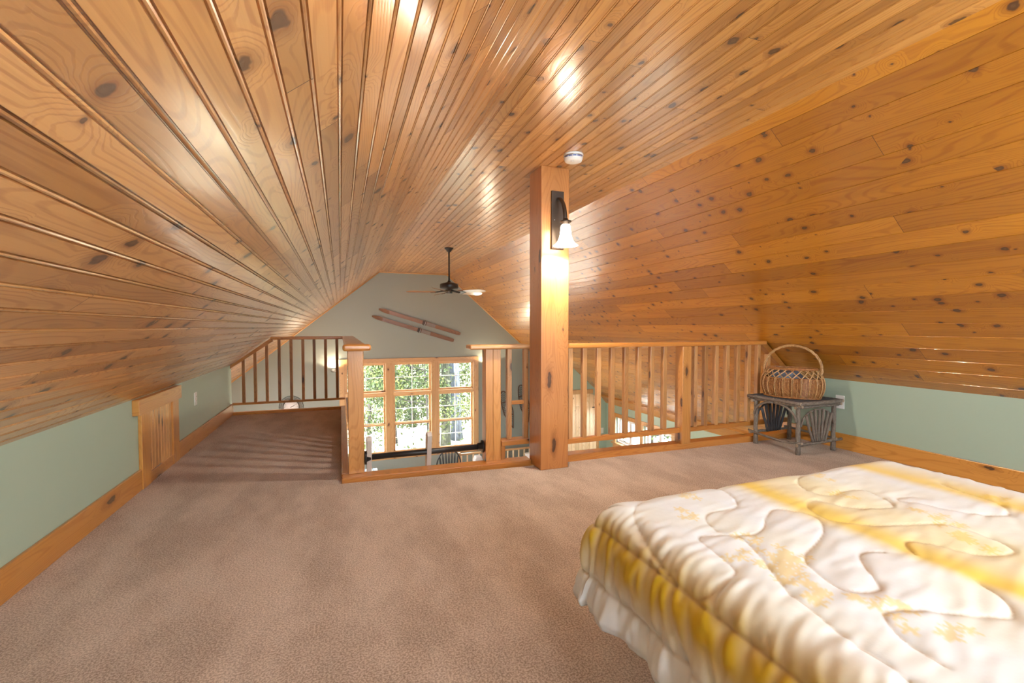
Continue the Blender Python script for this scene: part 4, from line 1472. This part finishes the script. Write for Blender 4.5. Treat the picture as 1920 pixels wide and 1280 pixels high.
def comforter():
    step = 0.0055
    x = np.arange(IX0 - DM, IX1 + 0.30, step)
    y = np.arange(0.0 - 0.45, IY1 + DM, step)
    X, Y = np.meshgrid(x, y, indexing='ij')
    nx, ny_ = X.shape
    X, Y = X.ravel(), Y.ravel()
    qx = np.clip(X, IX0, IX1)
    qy = np.clip(Y, IY0, IY1)
    dx, dy = X - qx, Y - qy
    eu = np.hypot(dx, dy)
    cheb = np.maximum(np.abs(dx), np.abs(dy))
    th = np.arctan2(np.abs(dy), np.abs(dx) + 1e-9)
    m = cheb * (1 + 0.16 * np.sin(2 * th) ** 2)
    ux = np.where(eu > 0, dx / np.maximum(eu, 1e-9), 0)
    uy = np.where(eu > 0, dy / np.maximum(eu, 1e-9), 0)
    arc = CR * PI / 2
    ang = np.clip(m / CR, 0, PI / 2)
    drop = np.clip(m - arc, 0, None)
    per = np.where(np.abs(dx) > np.abs(dy), 0, 0) + qx * (np.abs(dy) > 1e-9) - qy * (np.abs(dx) > 1e-9) + 0.3 * th
    # gathers down the drape
    gat = (np.sin(per * 34 + 1.3 * np.sin(per * 9)) * 0.55 + np.sin(per * 61 + 2.0) * 0.3 + np.sin(per * 17 + 0.5) * 0.5)
    flare = 0.16 * drop + gat * 0.030 * np.clip(drop / 0.25, 0, 1)
    out = CR * np.sin(ang) + flare
    zz = TOPZ - CR * (1 - np.cos(ang)) - drop * 0.955
    # pleat at the foot-left corner
    corner = (dx < 0) & (dy > 0)
    pl = np.where(corner, np.exp(-((th - 0.85) / 0.17) ** 2), 0) * np.clip(m / 0.15, 0, 1)
    out = out - 0.055 * pl
    out = out + np.where(corner, 0.03 * np.exp(-((th - 0.42) / 0.25) ** 2) * np.clip(m / 0.2, 0, 1), 0)
    px = qx + ux * out
    py = qy + uy * out
    # seam distance in the cloth plane
    dist = np.full(X.shape, 9.0, np.float32)
    S = []
    for s in SEAMS:
        S += densify(catmull([c7(*p) for p in s]))
    S = np.array(S, np.float32)
    C = np.stack([X, Y], 1).astype(np.float32)
    for i in range(0, len(C), 4000):
        c = C[i:i + 4000]
        dd = ((c[:, None, :] - S[None, :, :]) ** 2).sum(-1)
        dist[i:i + 4000] = np.sqrt(dd.min(1))
    dG = np.abs(m - 0.115)
    dH = np.abs(m - 0.25)
    line = np.minimum(dG, dH) + (m < 0.02) * 9
    both = np.minimum(dist, line)
    hem = np.clip(DM * 1.0 - m, 0, 1)
    puff = (0.005 + 0.010 * np.clip(m / 0.08, 0, 1)) * (1 - np.exp(-both / 0.022)) - 0.0025 * np.exp(-(both / 0.004) ** 2)
    puff *= np.clip(hem / 0.02, 0.25, 1)
    # wrinkles: short gathers crossing the seams and drifting folds
    w = np.zeros(len(X), np.float32)
    w2 = np.zeros(len(X), np.float32)
    for i in range(len(X)):
        a, b = X[i], Y[i]
        w[i] = noise.noise(Vector((a * 14 + b * 4, b * 46 - a * 12, 0.3)))
        w2[i] = noise.noise(Vector((a * 5.5, b * 5.5, 4.0)))
    side = np.clip(m / 0.05, 0, 1) * (np.abs(dx) > np.abs(dy))
    foot = np.clip(m / 0.05, 0, 1) * (np.abs(dy) >= np.abs(dx))
    near = np.exp(-both / 0.05)
    puff = puff + w * (0.003 + 0.008 * side) * (0.35 + 0.65 * near) * (1 - foot) + w2 * 0.004
    nxv = ux * np.sin(ang)
    nyv = uy * np.sin(ang)
    nzv = np.cos(ang)
    nzv = np.where(m >= arc, 0.0, nzv)
    px, py, pz = px + nxv * puff, py + nyv * puff, zz + nzv * puff
    # ---- printed pattern, plus wrinkle shade painted in taupe
    X2 = X + 0.03 * w2
    def band(c, s0, s1):
        d_ = X2 - c
        return np.where(d_ < 0, np.exp(-(d_ / s0) ** 2), np.exp(-(d_ / s1) ** 2))
    cut = 0.75 + 0.25 * np.sin(Y * 5.1 + 0.7)
    yel = 1.0 * band(1.295, 0.045, 0.10) * (0.8 + 0.2 * cut) + 0.85 * band(1.90, 0.05, 0.11) + 0.18 * band(1.46, 0.08, 0.06)
    gold = 1.0 * np.exp(-((X - (IX0 - 0.145)) / 0.085) ** 2) * np.where(Y < IY1 + 0.3, 1, 0)
    gold *= (0.95 + 0.35 * w)
    gold = np.maximum(gold, 1.0 * (dy > 0.07) * (dx > -0.12) * np.clip((dy - 0.07) / 0.06, 0, 1) * (dy < 0.30))
    gold = np.maximum(gold, corner * (th > 0.75) * np.clip((m - 0.05) / 0.1, 0, 1) * np.clip((0.30 - m) / 0.08, 0, 1))
    flo = np.zeros(len(X), np.float32)
    centres = [c7(*p) for p in ((505, 225), (510, 150), (900, 410), (930, 440), (960, 480), (1010, 530), (1050, 560), (890, 390), (960, 410), (1085, 75), (1300, 600), (1170, 150), (1400, 650), (1640, 720), (1590, 265), (1640, 310), (1700, 350), (760, 420), (780, 330), (880, 455), (1500, 230), (1830, 170))]
    rng = np.random.RandomState(3)
    for (cx_, cy_) in centres:
        for k in range(5):
            ox, oy = rng.uniform(-0.035, 0.035, 2)
            ph = rng.uniform(0, PI)
            ddx, ddy = X - cx_ - ox, Y - cy_ - oy
            r = np.hypot(ddx, ddy)
            a_ = np.arctan2(ddy, ddx)
            pet = 0.014 * (1 + 0.55 * np.cos(5 * a_ + ph))
            flo = np.maximum(flo, np.clip((pet - r) / 0.004, 0, 1))
    gtex = np.clip((w2 * 0.5 + 0.5), 0, 1)
    white = np.stack([0.64 + 0 * X, 0.70 + 0 * X, 0.74 + 0 * X], 1)
    cream = np.array([0.68, 0.67, 0.45])
    ye = np.array([0.68, 0.50, 0.045])
    go = np.array([0.50, 0.33, 0.010])
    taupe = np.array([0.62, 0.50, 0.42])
    col = white
    def mixc(c, k, t_):
        k = np.clip(k, 0, 1)[:, None]
        return c * (1 - k) + t_ * k
    col = mixc(col, 0.8 * band(1.52, 0.12, 0.10) + 0.4 * (np.abs(X - 1.05) < 0.0), cream)
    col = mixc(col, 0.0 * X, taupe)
    col = mixc(col, 0.10 * np.clip(w2 * 2.2, 0, 1), taupe)  # faint wrinkle shade mixed into the colour, not part of the print
    col = mixc(col, 0.30 * np.clip(-w2 * 2.2, 0, 1), cream)
    col = mixc(col, yel, ye)
    col = mixc(col, flo * 0.55, ye)
    col = mixc(col, gold, go)
    col = mixc(col, 0.5 * np.exp(-(both / 0.003) ** 2), np.array([0.40, 0.28, 0.16]))
    keep = m <= DM
    idx = np.full(len(X), -1)
    idx[keep] = np.arange(keep.sum())
    verts = np.stack([px, py, pz], 1)[keep]
    I = np.arange(nx * ny_).reshape(nx, ny_)
    q = np.stack([I[:-1, :-1], I[1:, :-1], I[1:, 1:], I[:-1, 1:]], -1).reshape(-1, 4)
    fq = idx[q]
    fq = fq[(fq >= 0).all(1)]
    me = bpy.data.meshes.new('comforter')
    me.from_pydata(verts.tolist(), [], fq.tolist())
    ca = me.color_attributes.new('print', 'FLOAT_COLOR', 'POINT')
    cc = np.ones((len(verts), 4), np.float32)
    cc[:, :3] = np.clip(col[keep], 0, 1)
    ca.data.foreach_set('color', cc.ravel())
    me.polygons.foreach_set('use_smooth', [True] * len(me.polygons))
    me.update()
    g = G('printed_cotton')
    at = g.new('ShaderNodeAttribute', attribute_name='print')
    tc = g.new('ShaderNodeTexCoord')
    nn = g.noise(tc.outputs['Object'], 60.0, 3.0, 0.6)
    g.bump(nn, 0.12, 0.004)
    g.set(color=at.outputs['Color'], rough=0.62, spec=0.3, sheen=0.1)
    me.materials.append(g.m)
    o = bpy.data.objects.new('comforter', me)
    COL.objects.link(o)
    sol = o.modifiers.new('thick', 'SOLIDIFY')
    sol.thickness = 0.014
    sol.offset = -1
    return o


com = comforter()
tag(com, 'quilted yellow and white comforter draped over the bed in the right foreground', 'comforter')

# ------------------------------------------------------------------ outdoors
bm = bmesh.new()
nxg, nyg = 40, 44
vv = {}
for i in range(nxg + 1):
    for j in range(nyg + 1):
        x = -40 + 90 * i / nxg
        y = -6 + 70 * j / nyg
        z = -3.4 + max(0, y - 13) * 0.10 + max(0, y - 24) * 0.22 + max(0, x - 14) * 0.10 + 0.35 * noise.noise(Vector((x * 0.15, y * 0.15, 0)))
        vv[i, j] = bm.verts.new((x, y, z))
for i in range(nxg):
    for j in range(nyg):
        bm.faces.new((vv[i, j], vv[i + 1, j], vv[i + 1, j + 1], vv[i, j + 1]))
hill = finish('hillside', bm, M['ground'], None, True)
hill['kind'] = 'structure'


def gz(x, y):
    return -3.4 + max(0, y - 13) * 0.10 + max(0, y - 24) * 0.22 + max(0, x - 14) * 0.10 + 0.35 * noise.noise(Vector((x * 0.15, y * 0.15, 0)))


def add_leaves(bm, n, centre_fn, size, rnd):
    for _ in range(n):
        c = centre_fn(rnd)
        a = Vector((rnd.gauss(0, 1), rnd.gauss(0, 1), rnd.gauss(0, 1))).normalized()
        b = a.orthogonal().normalized()
        b = Matrix.Rotation(rnd.uniform(0, 2 * PI), 3, a) @ b
        c2 = a.cross(b)
        s = size * rnd.uniform(0.6, 1.3)
        vs = [bm.verts.new(c + b * s), bm.verts.new(c + c2 * s * 0.5), bm.verts.new(c - b * s), bm.verts.new(c - c2 * s * 0.5)]
        bm.faces.new(vs)


def tree(x, y, r, h, bark_, leaf, nleaf, lsize, label, group=None, lean=0.0, low=1.2, spread=1.9, seed=0):
    rnd = random.Random(seed * 77 + 5)
    z0 = gz(x, y) - 0.15
    t = thing('tree', label, 'tree', (x, y, z0), group)
    bm = bmesh.new()
    n = 16
    pts, rs = [], []
    for i in range(n + 1):
        f = i / n
        pts.append((lean * f * h + 0.10 * math.sin(f * 5 + seed), 0.06 * math.cos(f * 4 + seed), f * h))
        rs.append(r * (1.25 if i == 0 else 1.0) * (1 - 0.6 * f))
    add_tube(bm, pts, rs, 14)
    finish('trunk', bm, M[bark_], t)
    bm = bmesh.new()
    tips = []
    for k in range(16):
        f = rnd.uniform(low / h, 0.98)
        base = Vector((lean * f * h + 0.10 * math.sin(f * 5 + seed), 0.06 * math.cos(f * 4 + seed), f * h))
        a = rnd.uniform(0, 2 * PI)
        L = spread * rnd.uniform(0.5, 1.0)
        p1 = base + Vector((math.cos(a), math.sin(a), 0.25)) * L * 0.5
        p2 = base + Vector((math.cos(a), math.sin(a), 0.35)) * L
        add_tube(bm, [base, p1, p2], [r * 0.18 + 0.012, 0.014, 0.006], 5)
        tips.append((base, p2))
    finish('branches', bm, M[bark_], t)
    bm = bmesh.new()

    def cf(rd):
        b_, e_ = rd.choice(tips)
        f = rd.uniform(0.35, 1.1)
        return b_.lerp(e_, f) + Vector((rd.gauss(0, 0.25), rd.gauss(0, 0.25), rd.gauss(0, 0.16)))
    add_leaves(bm, nleaf, cf, lsize, rnd)
    finish('foliage', bm, M[leaf], t)
    return t


tree(3.30, 15.5, 0.17, 11, 'bark_m', 'leaf_g', 1400, 0.05, 'thick dark mossy tree trunk outside the right-hand far window, left of the grey one', low=5, seed=1)
tree(3.86, 16.2, 0.20, 12, 'bark_g', 'leaf_y', 1400, 0.05, 'thick pale grey tree trunk outside the right-hand far window', low=6, seed=2)
tree(2.62, 18.0, 0.13, 10, 'bark_b', 'leaf_g', 3200, 0.055, 'leafy tree with a dark trunk outside the middle far window, right of its centre bar', low=1.0, seed=3)
specs = [
    (0.55, 15.0, 0.05), (1.05, 17.5, 0.07), (1.45, 14.4, 0.035), (2.05, 20.0, 0.08), (2.45, 14.2, 0.03), (1.75, 16.4, 0.05),
    (4.6, 19.0, 0.06), (3.1, 21.0, 0.08), (0.2, 21.0, 0.09), (4.95, 15.2, 0.035), (1.3, 24.0, 0.11), (3.9, 25.0, 0.10), (2.6, 27.0, 0.12), (5.6, 24.0, 0.1), (-0.6, 17.5, 0.06), (-0.9, 26.0, 0.11)]
for i, (x, y, r) in enumerate(specs):
    tree(x, y, r, 8.5, 'bark_b' if i % 3 else 'bark_g', ['leaf_y', 'leaf_y', 'leaf_g'][i % 3], 4200, 0.055, 'slender young tree with pale spring leaves outside the far gable windows', 'young trees beyond the far windows', lean=random.uniform(-.02, .02), low=0.4, seed=i + 10)
for i, (x, y, r) in enumerate([(10.5, 8.6, 0.13), (11.0, 10.8, 0.10), (12.5, 13.4, 0.14), (14.0, 11.0, 0.12), (9.6, 10.2, 0.06), (13.2, 16.5, 0.12), (16.5, 14.5, 0.13), (9.9, 12.6, 0.05)]):
    tree(x, y, r, 8, 'bark_b', ['leaf_d', 'leaf_g'][i % 2], 3200, 0.07, 'dark green tree outside the low side windows on the right', 'trees beyond the side windows', low=0.4, spread=2.2, seed=i + 60)
bm = bmesh.new()
rnd = random.Random(11)
def cfn(rd):
    x = rd.uniform(-4, 10)
    y = (17.6 if rd.random() < 0.93 else 12.5) + 26 * rd.random() ** 1.2
    return Vector((x, y, gz(x, y) + abs(rd.gauss(0, 0.5 + (y - 13) * 0.09))))
add_leaves(bm, 52000, cfn, 0.08, rnd)
tag(finish('undergrowth', bm, M['leaf_y'], None), 'scattered pale green undergrowth on the wooded slope beyond the trees', 'undergrowth', None, 'stuff')
